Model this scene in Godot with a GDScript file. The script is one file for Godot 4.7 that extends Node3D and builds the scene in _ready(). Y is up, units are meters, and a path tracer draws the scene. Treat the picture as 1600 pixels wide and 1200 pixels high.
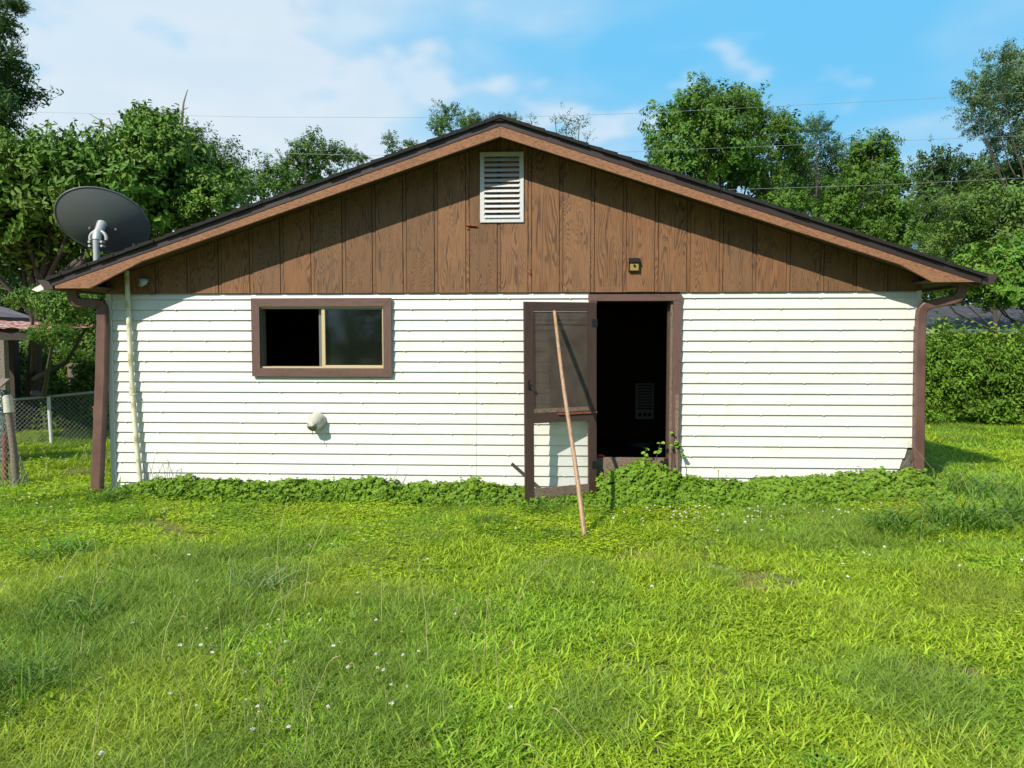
extends Node3D
# A low white-and-brown gabled outbuilding on an overgrown lawn. House front wall lies in the plane z = 0, x runs along it, y up, metres.

const EYE := Vector3(0, 1.58, 7.72)
var cam: Camera3D
var rng := RandomNumberGenerator.new()
var M := {}
var noise := FastNoiseLite.new()
var gnoise := FastNoiseLite.new()
var used_names := {}
var SUN := Vector3(0.65, -0.97, -1.0).normalized()

# ---------------------------------------------------------------- mesh builder
class MB:
	var v := PackedVector3Array()
	var n := PackedVector3Array()
	var uv := PackedVector2Array()
	var c := PackedColorArray()
	var col := Color(1, 1, 1)
	var xf := Transform3D.IDENTITY
	var uvo := Vector2.ZERO
	func tri(p0: Vector3, p1: Vector3, p2: Vector3, u0 := Vector2.ZERO, u1 := Vector2.ZERO, u2 := Vector2.ZERO) -> void:
		var a := xf * p0
		var b := xf * p1
		var d := xf * p2
		var nn := (b - a).cross(d - a)
		if nn.length_squared() < 1e-16:
			return
		nn = nn.normalized()
		v.append(a); v.append(d); v.append(b)
		n.append(nn); n.append(nn); n.append(nn)
		uv.append(u0 + uvo); uv.append(u2 + uvo); uv.append(u1 + uvo)
		c.append(col); c.append(col); c.append(col)
	func quad(p0: Vector3, p1: Vector3, p2: Vector3, p3: Vector3, u0 := Vector2.ZERO, u1 := Vector2.ZERO, u2 := Vector2.ZERO, u3 := Vector2.ZERO) -> void:
		tri(p0, p1, p2, u0, u1, u2)
		tri(p0, p2, p3, u0, u2, u3)
	# convex polygon in the xy plane (counter-clockwise seen from +z), from z0 (back) to z1 (front); uv in metres, v along `grain`
	func prism(pts: PackedVector2Array, z0: float, z1: float, grain := Vector2(0, 1)) -> void:
		var g := grain.normalized()
		var s := Vector2(g.y, -g.x)
		var k := pts.size()
		for i in range(1, k - 1):
			var t := [pts[0], pts[i], pts[i + 1]]
			var f := []
			for p in t:
				f.append(Vector2(p.dot(s), p.dot(g)))
			tri(Vector3(t[0].x, t[0].y, z1), Vector3(t[1].x, t[1].y, z1), Vector3(t[2].x, t[2].y, z1), f[0], f[1], f[2])
			tri(Vector3(t[0].x, t[0].y, z0), Vector3(t[2].x, t[2].y, z0), Vector3(t[1].x, t[1].y, z0), f[0], f[2], f[1])
		for i in k:
			var p := pts[i]
			var q := pts[(i + 1) % k]
			var fp := Vector2(p.dot(s), p.dot(g))
			var fq := Vector2(q.dot(s), q.dot(g))
			quad(Vector3(p.x, p.y, z0), Vector3(q.x, q.y, z0), Vector3(q.x, q.y, z1), Vector3(p.x, p.y, z1), fp + Vector2(z0, 0), fq + Vector2(z0, 0), fq + Vector2(z1, 0), fp + Vector2(z1, 0))
	func box(lo: Vector3, hi: Vector3) -> void:
		var s := hi - lo
		var ax := 0 if s.x >= s.y and s.x >= s.z else (1 if s.y >= s.z else 2)
		var P := []
		for i in 8:
			P.append(Vector3(hi.x if i & 1 else lo.x, hi.y if i & 2 else lo.y, hi.z if i & 4 else lo.z))
		for f in [[4, 5, 7, 6], [1, 0, 2, 3], [5, 1, 3, 7], [0, 4, 6, 2], [6, 7, 3, 2], [0, 1, 5, 4]]:
			var U := []
			var e: Vector3 = (P[f[1]] as Vector3) - P[f[0]]
			var flat := 0 if absf(((P[f[2]] as Vector3) - P[f[1]]).cross(e).normalized().x) > 0.5 else (1 if absf(((P[f[2]] as Vector3) - P[f[1]]).cross(e).normalized().y) > 0.5 else 2)
			for k in f:
				var p: Vector3 = P[k]
				var o := 3 - ax - flat if flat != ax else (0 if ax != 0 else 1)
				var along := p[ax] if flat != ax else p[3 - ax - o]
				U.append(Vector2(p[o] + 0.37 * flat, along))
			quad(P[f[0]], P[f[1]], P[f[2]], P[f[3]], U[0], U[1], U[2], U[3])
	# tube along points with radii, smooth normals
	func tube(pts: PackedVector3Array, rad: PackedFloat32Array, sides := 6, cap := true) -> void:
		var k := pts.size()
		var ring := []
		var dirs := []
		var side := Vector3.ZERO
		var run := 0.0
		for i in k:
			var d := (pts[mini(i + 1, k - 1)] - pts[maxi(i - 1, 0)]).normalized()
			if i == 0:
				side = d.cross(Vector3.UP if absf(d.y) < 0.9 else Vector3.RIGHT).normalized()
			else:
				side = (side - d * side.dot(d)).normalized()
			var up := side.cross(d)
			var rr := []
			var nn := []
			for j in sides + 1:
				var a := TAU * j / sides
				var o := side * cos(a) + up * sin(a)
				nn.append(o)
				rr.append(pts[i] + o * rad[i])
			ring.append(rr)
			dirs.append(nn)
		for i in k - 1:
			var l := pts[i].distance_to(pts[i + 1])
			for j in sides:
				var a: Vector3 = xf * (ring[i][j] as Vector3)
				var b: Vector3 = xf * (ring[i][j + 1] as Vector3)
				var cc: Vector3 = xf * (ring[i + 1][j + 1] as Vector3)
				var d: Vector3 = xf * (ring[i + 1][j] as Vector3)
				var na: Vector3 = (xf.basis * (dirs[i][j] as Vector3)).normalized()
				var nb: Vector3 = (xf.basis * (dirs[i][j + 1] as Vector3)).normalized()
				var nc: Vector3 = (xf.basis * (dirs[i + 1][j + 1] as Vector3)).normalized()
				var nd: Vector3 = (xf.basis * (dirs[i + 1][j] as Vector3)).normalized()
				var u0 := Vector2(float(j) / sides * TAU * rad[i], run)
				var u1 := Vector2(float(j + 1) / sides * TAU * rad[i], run)
				var u2 := Vector2(float(j + 1) / sides * TAU * rad[i], run + l)
				var u3 := Vector2(float(j) / sides * TAU * rad[i], run + l)
				for q in [[a, na, u0], [b, nb, u1], [cc, nc, u2], [a, na, u0], [cc, nc, u2], [d, nd, u3]]:
					v.append(q[0]); n.append(q[1]); uv.append(q[2] + uvo); c.append(col)
			run += l
		if cap:
			for e in [0, k - 1]:
				for j in sides:
					if e == 0:
						tri(pts[0], ring[0][j + 1], ring[0][j])
					else:
						tri(pts[e], ring[e][j], ring[e][j + 1])
	# rectangular duct along points: width across (dir `wide`), depth the other way
	func duct(pts: PackedVector3Array, wide: Vector3, w: float, dp: float) -> void:
		var k := pts.size()
		var rg := []
		for i in k:
			var d := (pts[mini(i + 1, k - 1)] - pts[maxi(i - 1, 0)]).normalized()
			var s := (wide - d * wide.dot(d)).normalized()
			var t := d.cross(s).normalized()
			var e := 0.22
			var o := []
			for q in [[1, 1 - e], [1 - e, 1], [-1 + e, 1], [-1, 1 - e], [-1, -1 + e], [-1 + e, -1], [1 - e, -1], [1, -1 + e]]:
				o.append(pts[i] + s * w * 0.5 * q[0] + t * dp * 0.5 * q[1])
			rg.append(o)
		for i in k - 1:
			for j in 8:
				var j2 := (j + 1) % 8
				quad(rg[i][j], rg[i][j2], rg[i + 1][j2], rg[i + 1][j], Vector2(j * 0.02, i * 0.1), Vector2(j * 0.02 + 0.02, i * 0.1), Vector2(j * 0.02 + 0.02, i * 0.1 + 0.1), Vector2(j * 0.02, i * 0.1 + 0.1))
		for j in range(1, 7):
			tri(rg[0][0], rg[0][j + 1], rg[0][j])
			tri(rg[k - 1][0], rg[k - 1][j], rg[k - 1][j + 1])
	# leaf with a folded midrib
	func leaf(base: Vector3, dir: Vector3, nrm: Vector3, l: float, w: float, fold := 0.25, round_ := false, droop := 0.15) -> void:
		var d := dir.normalized()
		var s := d.cross(nrm).normalized()
		var u := s.cross(d)
		if round_:
			var m1 := base + d * l * 0.25
			var m2 := base + d * l * 0.75 - u * l * droop
			var t := base + d * l - u * l * droop * 1.7
			var h := u * w * fold
			tri(base, m1 - s * w * 0.42 + h, m1); tri(base, m1, m1 + s * w * 0.42 + h)
			quad(m1, m1 - s * w * 0.42 + h, m2 - s * w * 0.4 + h, m2)
			quad(m1, m2, m2 + s * w * 0.4 + h, m1 + s * w * 0.42 + h)
			tri(m2, m2 - s * w * 0.4 + h, t); tri(m2, t, m2 + s * w * 0.4 + h)
		else:
			var m := base + d * l * 0.45 - u * l * droop * 0.4
			var t := base + d * l - u * l * droop * 1.5
			var h := u * w * fold
			tri(base, m - s * w * 0.5 + h, m); tri(base, m, m + s * w * 0.5 + h)
			tri(m, m - s * w * 0.5 + h, t); tri(m, t, m + s * w * 0.5 + h)
	func blade(base: Vector3, dir: Vector3, l: float, w: float, bend: float, side: Vector3) -> void:
		var p0 := base
		var d := dir.normalized()
		var out := Vector3(d.x, 0, d.z)
		if out.length() < 0.01:
			out = Vector3(side.z, 0, -side.x)
		out = out.normalized()
		var pts := [p0]
		var dd := d
		for i in 3:
			dd = (dd + out * bend * 0.5 - Vector3.UP * bend * 0.45 * (i * 0.7)).normalized()
			pts.append((pts[i] as Vector3) + dd * l / 3.0)
		var ws := [w * 0.75, w, w * 0.7, 0.0]
		for i in 3:
			var a: Vector3 = pts[i]
			var b: Vector3 = pts[i + 1]
			var wa: float = ws[i] * 0.5
			var wb: float = ws[i + 1] * 0.5
			if i < 2:
				quad(a - side * wa, a + side * wa, b + side * wb, b - side * wb)
			else:
				tri(a - side * wa, a + side * wa, b)
	func mesh() -> ArrayMesh:
		var a := []
		a.resize(Mesh.ARRAY_MAX)
		a[Mesh.ARRAY_VERTEX] = v
		a[Mesh.ARRAY_NORMAL] = n
		a[Mesh.ARRAY_TEX_UV] = uv
		a[Mesh.ARRAY_COLOR] = c
		var m := ArrayMesh.new()
		m.add_surface_from_arrays(Mesh.PRIMITIVE_TRIANGLES, a)
		return m

# ---------------------------------------------------------------- scene helpers
func numbered(base: String) -> String:
	if not used_names.has(base):
		used_names[base] = 0
		return base
	used_names[base] += 1
	return "%s_%03d" % [base, used_names[base]]

func tag(o: Node, label: String, category: String, group := "") -> void:
	o.set_meta("label", label)
	o.set_meta("category", category)
	if group:
		o.set_meta("group", group)

func thing(called: String, label: String, category: String, group := "", at := Vector3.ZERO) -> Node3D:
	var o := Node3D.new()
	o.name = numbered(called)
	add_child(o)
	o.position = at
	tag(o, label, category, group)
	return o

func part(parent: Node, called: String, mb: MB, mat: Material) -> MeshInstance3D:
	return part_mesh(parent, called, mb.mesh(), mat)

func part_mesh(parent: Node, called: String, m: Mesh, mat: Material) -> MeshInstance3D:
	var o := MeshInstance3D.new()
	o.mesh = m
	o.material_override = mat
	o.name = called
	parent.add_child(o, true)
	return o

func holder(parent: Node, called: String) -> Node3D:
	var o := Node3D.new()
	o.name = called
	parent.add_child(o, true)
	return o

func structure(called: String, mb: MB, mat: Material) -> MeshInstance3D:
	var o := part(self, called, mb, mat)
	o.set_meta("kind", "structure")
	return o

func scatter(parent: Node, called: String, m: Mesh, mat: Material, xs: Array, cs: Array, stuff := true) -> MultiMeshInstance3D:
	var mm := MultiMesh.new()
	mm.transform_format = MultiMesh.TRANSFORM_3D
	mm.use_colors = true
	mm.mesh = m
	mm.instance_count = xs.size()
	for i in xs.size():
		mm.set_instance_transform(i, xs[i])
		mm.set_instance_color(i, cs[i])
	var o := MultiMeshInstance3D.new()
	o.multimesh = mm
	o.material_override = mat
	o.name = called
	parent.add_child(o, true)
	if stuff:
		o.set_meta("kind", "stuff")
	return o

func at(px: float, py: float, depth: float) -> Vector3:     # a point of the place seen at that pixel of the photograph, so many metres deep
	return EYE + cam.basis * (Vector3((px - 800.0) / 1200.0, -(py - 600.0) / 1200.0, -1.0) * depth)

func foot_at(px: float, depth: float) -> Vector3:
	return at(px, 533.0 + 1.58 * 1200.0 / depth, depth)

func ground_y(x: float, z: float) -> float:
	var r := 0.09 * smoothstep(0.9, 3.4, x) * (1.0 - smoothstep(0.5, 3.2, z))
	return r + 0.022 * gnoise.get_noise_2d(x * 40.0, z * 40.0) + 0.03 * gnoise.get_noise_2d(x * 12.0, z * 12.0)

func rnd(a: float, b: float) -> float:
	return rng.randf_range(a, b)

func gauss() -> Vector3:
	return Vector3(rng.randfn(), rng.randfn(), rng.randfn())

func lin(r: float, g: float, b: float) -> Color:
	return Color(r, g, b)

# ---------------------------------------------------------------- textures and materials
func tex_image(w: int, h: int, f: Callable) -> ImageTexture:
	var im := Image.create(w, h, false, Image.FORMAT_RGB8)
	for y in h:
		for x in w:
			im.set_pixel(x, y, f.call(x, y))
	return ImageTexture.create_from_image(im)

func noise_tex(freq: float, ramp: Array, size := 512, octaves := 4, seed_ := 1) -> NoiseTexture2D:
	var nz := FastNoiseLite.new()
	nz.seed = seed_
	nz.frequency = freq
	nz.fractal_octaves = octaves
	var t := NoiseTexture2D.new()
	t.width = size
	t.height = size
	t.seamless = true
	t.noise = nz
	var g := Gradient.new()
	g.offsets = PackedFloat32Array(ramp[0])
	g.colors = PackedColorArray(ramp[1])
	t.color_ramp = g
	return t

func mat(c: Color, rough := 0.8, metal := 0.0) -> StandardMaterial3D:
	var m := StandardMaterial3D.new()
	m.albedo_color = c
	m.roughness = rough
	m.metallic = metal
	return m

func srgb(r: int, g: int, b: int) -> Color:
	return Color(r / 255.0, g / 255.0, b / 255.0)

func textured(t: Texture2D, rough: float, scale: float, tri := false, world := false) -> StandardMaterial3D:
	var m := mat(Color.WHITE, rough)
	m.albedo_texture = t
	m.uv1_scale = Vector3.ONE * scale
	m.uv1_triplanar = tri
	m.uv1_world_triplanar = world
	return m

func leaf_mat(back: Color, rough := 0.55) -> StandardMaterial3D:
	var m := mat(Color.WHITE, rough)
	m.vertex_color_use_as_albedo = true
	m.metallic_specular = 0.35
	m.backlight_enabled = true
	m.backlight = back
	m.cull_mode = BaseMaterial3D.CULL_DISABLED
	return m

func wood_tex(light: Color, dark: Color, rings: float, w: int, h: int, seed_: int, fleck := 0.0) -> ImageTexture:
	var a := FastNoiseLite.new()
	a.seed = seed_
	a.frequency = 1.0
	a.fractal_octaves = 3
	var b := FastNoiseLite.new()
	b.seed = seed_ + 7
	b.frequency = 1.0
	b.fractal_octaves = 2
	var g := func(u: float, t: float) -> float: return a.get_noise_2d(u * 2.4, t * 0.5)
	var f := func(x: int, y: int) -> Color:
		# the texture is w x h pixels for 1 m x 2 m, blended at the seams so that it repeats
		var u := float(x) / w
		var t := float(y) / h * 2.0
		var e := smoothstep(0.8, 1.0, u)
		var e2 := smoothstep(1.6, 2.0, t)
		var hh: float = lerpf(lerpf(g.call(u, t), g.call(u - 1.0, t), e), lerpf(g.call(u, t - 2.0), g.call(u - 1.0, t - 2.0), e), e2)
		var fine := b.get_noise_2d(u * 150.0, t * 4.0)
		var ph := hh * rings + u * ceilf(rings) * 0.0 + b.get_noise_2d(u * 30.0, t * 2.0) * 0.5 + fine * 0.12
		var s := ph - floorf(ph)
		var line := smoothstep(0.35, 0.85, s) * (1.0 - smoothstep(0.88, 1.0, s))
		var patch := smoothstep(-0.35, 0.35, b.get_noise_2d(u * 5.0, t * 1.6))
		var k := clampf(line * (0.25 + 0.55 * patch) + fine * 0.4 + 0.1, 0.0, 1.0)
		if fleck > 0.0:
			k = clampf(k * (1.0 - fleck) + fleck * smoothstep(0.15, 0.45, b.get_noise_2d(u * 75.0 + 40.0, t * 17.0)), 0.0, 1.0)
		return light.lerp(dark, k)
	return tex_image(w, h, f)

func make_materials() -> void:
	var ply := wood_tex(srgb(134, 95, 62), srgb(74, 53, 37), 13.0, 512, 1024, 3)
	M.ply = textured(ply, 0.75, 1.0)
	M.ply.uv1_scale = Vector3(1.0, 0.5, 1.0)
	# the sheets have weathered to slightly different tones and show different cuts of grain
	M.plies = []
	for q in [[Color(1, 1, 1), 1.0, 0.5], [Color(0.93, 0.94, 0.95), 1.35, 0.42], [Color(0.97, 0.95, 0.92), 0.72, 0.34], [Color(0.9, 0.9, 0.9), 1.7, 0.6], [Color(1.0, 0.97, 0.94), 1.15, 0.3]]:
		var pm := textured(ply, 0.75, 1.0)
		pm.albedo_color = q[0]
		pm.uv1_scale = Vector3(q[1], q[2], 1.0)
		M.plies.append(pm)
	var fas := wood_tex(srgb(144, 101, 71), srgb(92, 62, 43), 9.0, 256, 512, 11, 0.6)
	M.fascia = textured(fas, 0.8, 1.0)
	M.fascia.uv1_scale = Vector3(1.0, 0.5, 1.0)
	var cas := wood_tex(srgb(101, 74, 66), srgb(74, 53, 47), 5.0, 256, 512, 21, 0.35)
	M.casing = textured(cas, 0.6, 1.0)
	M.casing.uv1_scale = Vector3(2.0, 0.5, 1.0)
	var dor := wood_tex(srgb(74, 54, 46), srgb(54, 39, 34), 5.0, 256, 512, 31, 0.3)
	M.door = textured(dor, 0.6, 1.0)
	M.door.uv1_scale = Vector3(2.0, 0.5, 1.0)
	var wea := wood_tex(srgb(126, 108, 92), srgb(66, 49, 42), 6.0, 256, 512, 41, 0.85)
	M.weathered = textured(wea, 0.85, 1.0)
	M.weathered.uv1_scale = Vector3(2.0, 0.5, 1.0)
	M.siding = textured(noise_tex(0.012, [[0.0, 0.35, 0.62, 0.8, 1.0], [srgb(202, 202, 197), srgb(208, 208, 203), srgb(210, 210, 205), srgb(207, 206, 196), srgb(194, 192, 172)]], 1024, 5, 5), 0.55, 0.42, true, true)
	M.siding.heightmap_enabled = false
	M.siding_trim = mat(srgb(210, 208, 199), 0.5)
	M.pvc = textured(noise_tex(0.02, [[0.0, 0.5, 0.75, 1.0], [srgb(214, 211, 190), srgb(207, 204, 178), srgb(176, 172, 132), srgb(140, 136, 100)]], 256, 4, 9), 0.5, 1.2, true, true)
	M.spout = textured(noise_tex(0.015, [[0.0, 0.5, 1.0], [srgb(84, 60, 54), srgb(98, 71, 63), srgb(108, 80, 71)]], 256, 4, 12), 0.42, 0.8, true, true)
	M.drip = mat(srgb(50, 35, 34), 0.5)
	M.gutter_dark = mat(srgb(60, 46, 42), 0.5)
	M.shingle = textured(noise_tex(0.12, [[0.0, 0.5, 1.0], [srgb(18, 18, 20), srgb(30, 29, 30), srgb(46, 45, 45)]], 256, 3, 14), 0.95, 2.0, true, true)
	M.soffit = textured(noise_tex(0.02, [[0.0, 1.0], [srgb(74, 54, 42), srgb(92, 68, 52)]], 256, 4, 15), 0.8, 1.0, true, true)
	M.groove = mat(srgb(62, 43, 33), 0.85)
	M.sheath = textured(noise_tex(0.03, [[0.0, 0.5, 1.0], [srgb(66, 62, 58), srgb(88, 82, 76), srgb(108, 100, 92)]], 256, 4, 16), 0.9, 1.0, true, true)
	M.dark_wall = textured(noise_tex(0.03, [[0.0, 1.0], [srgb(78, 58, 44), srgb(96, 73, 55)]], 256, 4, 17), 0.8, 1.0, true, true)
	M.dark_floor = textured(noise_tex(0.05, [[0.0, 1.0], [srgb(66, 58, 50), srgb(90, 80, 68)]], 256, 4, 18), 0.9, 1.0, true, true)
	M.galv = textured(noise_tex(0.06, [[0.0, 0.5, 1.0], [srgb(176, 178, 180), srgb(198, 199, 200), srgb(214, 215, 216)]], 256, 3, 19), 0.45, 3.0, true, true)
	M.galv.metallic = 0.05
	M.alu = mat(srgb(196, 178, 140), 0.45, 0.2)
	M.alu_grey = mat(srgb(120, 118, 112), 0.45, 0.4)
	M.glass = mat(Color(0.4, 0.45, 0.4, 0.03), 0.05)
	M.glass.transparency = BaseMaterial3D.TRANSPARENCY_ALPHA
	M.door_glass = mat(Color(0.75, 0.76, 0.66, 0.08), 0.04)
	M.door_glass.transparency = BaseMaterial3D.TRANSPARENCY_ALPHA
	M.screen = mat(Color(0.34, 0.29, 0.25, 0.86), 0.8)
	M.screen.transparency = BaseMaterial3D.TRANSPARENCY_ALPHA
	M.screen.albedo_texture = noise_tex(0.02, [[0.0, 0.5, 1.0], [Color(0.78, 0.76, 0.74, 1), Color(0.9, 0.9, 0.9, 1), Color(1, 1, 1, 1)]], 256, 5, 22)
	M.screen.uv1_triplanar = true
	M.win_screen = mat(Color(0.1, 0.11, 0.1, 0.75), 0.8)
	M.win_screen.transparency = BaseMaterial3D.TRANSPARENCY_ALPHA
	M.rust = textured(noise_tex(0.04, [[0.0, 0.4, 0.7, 1.0], [srgb(84, 42, 24), srgb(128, 66, 36), srgb(150, 92, 58), srgb(96, 56, 40)]], 256, 5, 23), 0.85, 3.0, true, true)
	M.rust_roof = textured(noise_tex(0.022, [[0.0, 0.42, 0.5, 0.58, 1.0], [srgb(140, 46, 26), srgb(156, 58, 34), srgb(166, 76, 50), srgb(206, 196, 188), srgb(222, 222, 220)]], 256, 5, 24), 0.6, 1.2, true, true)
	M.handle = textured(wood_tex(srgb(168, 134, 104), srgb(116, 86, 66), 6.0, 128, 256, 51, 0.4), 0.5, 1.0)
	M.dish = mat(srgb(88, 91, 93), 0.42)
	M.dish_light = mat(srgb(172, 174, 174), 0.45, 0.3)
	M.bolt = mat(srgb(200, 200, 198), 0.35, 0.6)
	M.black = mat(srgb(26, 26, 26), 0.4)
	M.brass = mat(srgb(150, 128, 70), 0.5, 0.2)
	M.white_metal = mat(srgb(205, 203, 196), 0.4)
	M.cap = textured(noise_tex(0.05, [[0.0, 0.6, 1.0], [srgb(204, 200, 188), srgb(190, 186, 172), srgb(140, 134, 118)]], 128, 4, 25), 0.6, 5.0, true, true)
	M.bark = textured(noise_tex(0.05, [[0.0, 0.5, 1.0], [srgb(52, 47, 42), srgb(76, 70, 62), srgb(104, 98, 90)]], 256, 5, 26), 0.95, 3.0, true, true)
	M.dead = mat(srgb(128, 116, 104), 0.9)
	M.old_wood = textured(noise_tex(0.05, [[0.0, 0.5, 1.0], [srgb(84, 76, 66), srgb(112, 102, 90), srgb(144, 134, 118)]], 256, 5, 27), 0.9, 3.0, true, true)
	M.old_dark = textured(noise_tex(0.05, [[0.0, 1.0], [srgb(44, 38, 32), srgb(70, 60, 52)]], 256, 5, 28), 0.9, 2.0, true, true)
	M.green_paint = textured(noise_tex(0.05, [[0.0, 0.6, 0.68, 1.0], [srgb(34, 58, 52), srgb(44, 70, 64), srgb(150, 160, 154), srgb(180, 184, 180)]], 256, 5, 29), 0.7, 1.5, true, true)
	M.wire = mat(srgb(150, 152, 150), 0.5, 0.4)
	M.cable = mat(srgb(40, 42, 46), 0.6)
	M.slate = textured(noise_tex(0.03, [[0.0, 0.5, 1.0], [srgb(46, 48, 53), srgb(62, 64, 70), srgb(84, 86, 92)]], 256, 5, 30), 0.9, 0.4, true, true)
	M.ground = textured(noise_tex(0.03, [[0.0, 0.35, 0.55, 0.75, 1.0], [srgb(78, 66, 44), srgb(88, 86, 46), srgb(90, 106, 42), srgb(98, 110, 46), srgb(124, 110, 74)]], 512, 6, 33), 1.0, 0.6, true, true)
	M.leaf = leaf_mat(Color(0.62, 0.75, 0.2))
	M.leaf_gloss = leaf_mat(Color(0.5, 0.65, 0.18), 0.55)
	M.grass = leaf_mat(Color(0.75, 0.85, 0.3), 0.5)
	M.petal = mat(Color.WHITE, 0.8)
	M.petal.vertex_color_use_as_albedo = true

# ---------------------------------------------------------------- camera, sky, sun
func make_view() -> void:
	cam = Camera3D.new()
	cam.name = "camera"
	cam.fov = 53.13
	cam.far = 900.0
	cam.position = EYE
	cam.rotation_degrees = Vector3(-3.2, 3.1, 0)
	add_child(cam)
	cam.current = true
	var env := Environment.new()
	env.background_mode = Environment.BG_SKY
	env.tonemap_mode = Environment.TONE_MAPPER_LINEAR
	env.tonemap_exposure = 1.22
	env.sdfgi_enabled = true
	env.ssao_enabled = true
	env.ssil_enabled = true
	var sky := Sky.new()
	sky.sky_material = make_sky()
	env.sky = sky
	env.background_energy_multiplier = 0.8
	var we := WorldEnvironment.new()
	we.name = "world"
	we.environment = env
	add_child(we)
	var sun := DirectionalLight3D.new()
	sun.name = "sun"
	sun.light_color = Color(1.0, 0.968, 0.91)
	sun.light_energy = 1.58
	sun.light_angular_distance = 0.5
	sun.shadow_enabled = true
	add_child(sun)
	sun.look_at_from_position(Vector3.ZERO, SUN, Vector3.UP)

func make_sky() -> PanoramaSkyMaterial:
	var w := 1536
	var h := 768
	var im := Image.create(w, h, false, Image.FORMAT_RGBF)
	var a := FastNoiseLite.new()
	a.seed = 8
	a.frequency = 1.0
	a.fractal_octaves = 5
	var b := FastNoiseLite.new()
	b.seed = 19
	b.frequency = 1.0
	b.fractal_octaves = 4
	var horizon := Color(0.46, 0.76, 0.97)
	var mid := Color(0.175, 0.60, 0.97)
	var top := Color(0.07, 0.29, 0.70)
	for y in h:
		var el := PI * (0.5 - (y + 0.5) / h)
		if el < -0.02:
			for x in w:
				im.set_pixel(x, y, Color(0.12, 0.15, 0.06))
			continue
		var base := horizon.lerp(mid, smoothstep(0.0, 0.33, el)).lerp(top, smoothstep(0.3, 1.4, el))
		var ce := cos(el)
		var se := sin(el)
		for x in w:
			var az := TAU * ((x + 0.5) / w - 0.5)       # 0 is straight along -z, positive to the right
			var d := Vector3(sin(az) * ce, se, -cos(az) * ce)
			# a slow swell of cover right round the sky, four banks and four gaps
			var bank := 0.5 + 0.5 * cos(4.0 * (az + 0.46) + 0.9 * b.get_noise_2d(d.x * 0.9, d.z * 0.9))
			var n1 := a.get_noise_3d(d.x * 2.2 + 5.0, d.y * 5.0, d.z * 2.2)
			var n2 := b.get_noise_3d(d.x * 6.5, d.y * 13.0, d.z * 6.5)
			var veil := smoothstep(-0.1, 0.62, bank * 0.62 + n1 * 0.62 - 0.06)
			var puff := smoothstep(0.34, 0.62, bank * 0.5 + n2 * 0.55 + 0.26 - absf(el - 0.24) * 1.6)
			var white := Color(0.74, 0.86, 0.955).lerp(Color(0.46, 0.67, 0.87), clampf(0.5 + n2 * 1.6, 0.0, 1.0))
			var cc := base.lerp(white, veil * 0.68)
			cc = cc.lerp(Color(0.90, 0.935, 0.97), puff * 0.6)
			# thin high streaks
			var streak := smoothstep(0.0, 0.55, a.get_noise_3d(d.x * 1.6 + d.y * 5.0 + 30.0, d.y * 9.0, d.z * 1.6))
			cc = cc.lerp(Color(0.78, 0.88, 0.96), streak * 0.42)
			im.set_pixel(x, y, cc)
	var m := PanoramaSkyMaterial.new()
	m.panorama = ImageTexture.create_from_image(im)
	return m

# ---------------------------------------------------------------- house
const RIDGE_X := -0.51
const SLOPE := 0.336
const WL := -4.594
const WR := 3.563
const BACK := -7.0
const OVER := 0.38
const EAVE_L := -4.93
const EAVE_R := 3.93

func roof_y(x: float, top: float) -> float:
	return top - SLOPE * absf(x - RIDGE_X)

func siding_board(house: Node3D, x0: float, x1: float, y0: float, y1: float, slant0 := 0.0, slant1 := 0.0) -> void:
	# one lap: proud butt at the bottom, tucked under the next board at the top, a little wavy along its length
	var mb := MB.new()
	var ts := []
	var k := maxi(1, int((x1 - x0) / 0.35))
	for i in k + 1:
		ts.append([float(i) / k, 0.0])
	# weep notches pressed into the butt edge
	var off := fmod(absf(y0) * 7.31, 0.5)
	var nx := ceilf((x0 - off) / 0.61) * 0.61 + off
	while nx < x1 - 0.02:
		if nx > x0 + 0.02:
			for e in [[-0.011, 0.0], [-0.005, -0.0055], [0.005, -0.006], [0.011, 0.0]]:
				ts.append([(nx + e[0] - x0) / (x1 - x0), e[1]])
		nx += 0.61 if fmod(nx * 3.7 + y0 * 11.0, 1.0) > 0.3 else 1.22
	ts.sort_custom(func(p, q): return p[0] < q[0])
	for q in ts:
		var x: float = lerpf(x0, x1, q[0])
		q.append(y0 + q[1] * 0.7 + 0.0015 * noise.get_noise_2d(x * 55.0 + 90.0, y0 * 310.0))
		q.append(0.0225 + 0.0015 * noise.get_noise_2d(x * 90.0, y0 * 300.0) - q[1] * 0.4)
	for i in ts.size() - 1:
		var ta: Array = ts[i]
		var tb: Array = ts[i + 1]
		var a0: float = lerpf(x0 + slant0, x1 + slant1, ta[0])
		var b0: float = lerpf(x0 + slant0, x1 + slant1, tb[0])
		var a1: float = lerpf(x0, x1, ta[0])
		var b1: float = lerpf(x0, x1, tb[0])
		mb.quad(Vector3(a0, ta[2], ta[3]), Vector3(b0, tb[2], tb[3]), Vector3(b1, y1 + 0.006, 0.003), Vector3(a1, y1 + 0.006, 0.003))
		mb.quad(Vector3(a0, ta[2], 0.0), Vector3(b0, tb[2], 0.0), Vector3(b0, tb[2], tb[3]), Vector3(a0, ta[2], ta[3]))
	mb.tri(Vector3(x0 + slant0, y0, 0.0), Vector3(x0 + slant0, y0, 0.027), Vector3(x0, y1, 0.003))
	mb.tri(Vector3(x1 + slant1, y0, 0.027), Vector3(x1 + slant1, y0, 0.0), Vector3(x1, y1, 0.003))
	part(house, "siding_board", mb, M.siding)

func wall_piece(house: Node3D, lo: Vector3, hi: Vector3, m: Material, called := "wall") -> void:
	var mb := MB.new()
	mb.box(lo, hi)
	part(house, called, mb, m)

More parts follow.
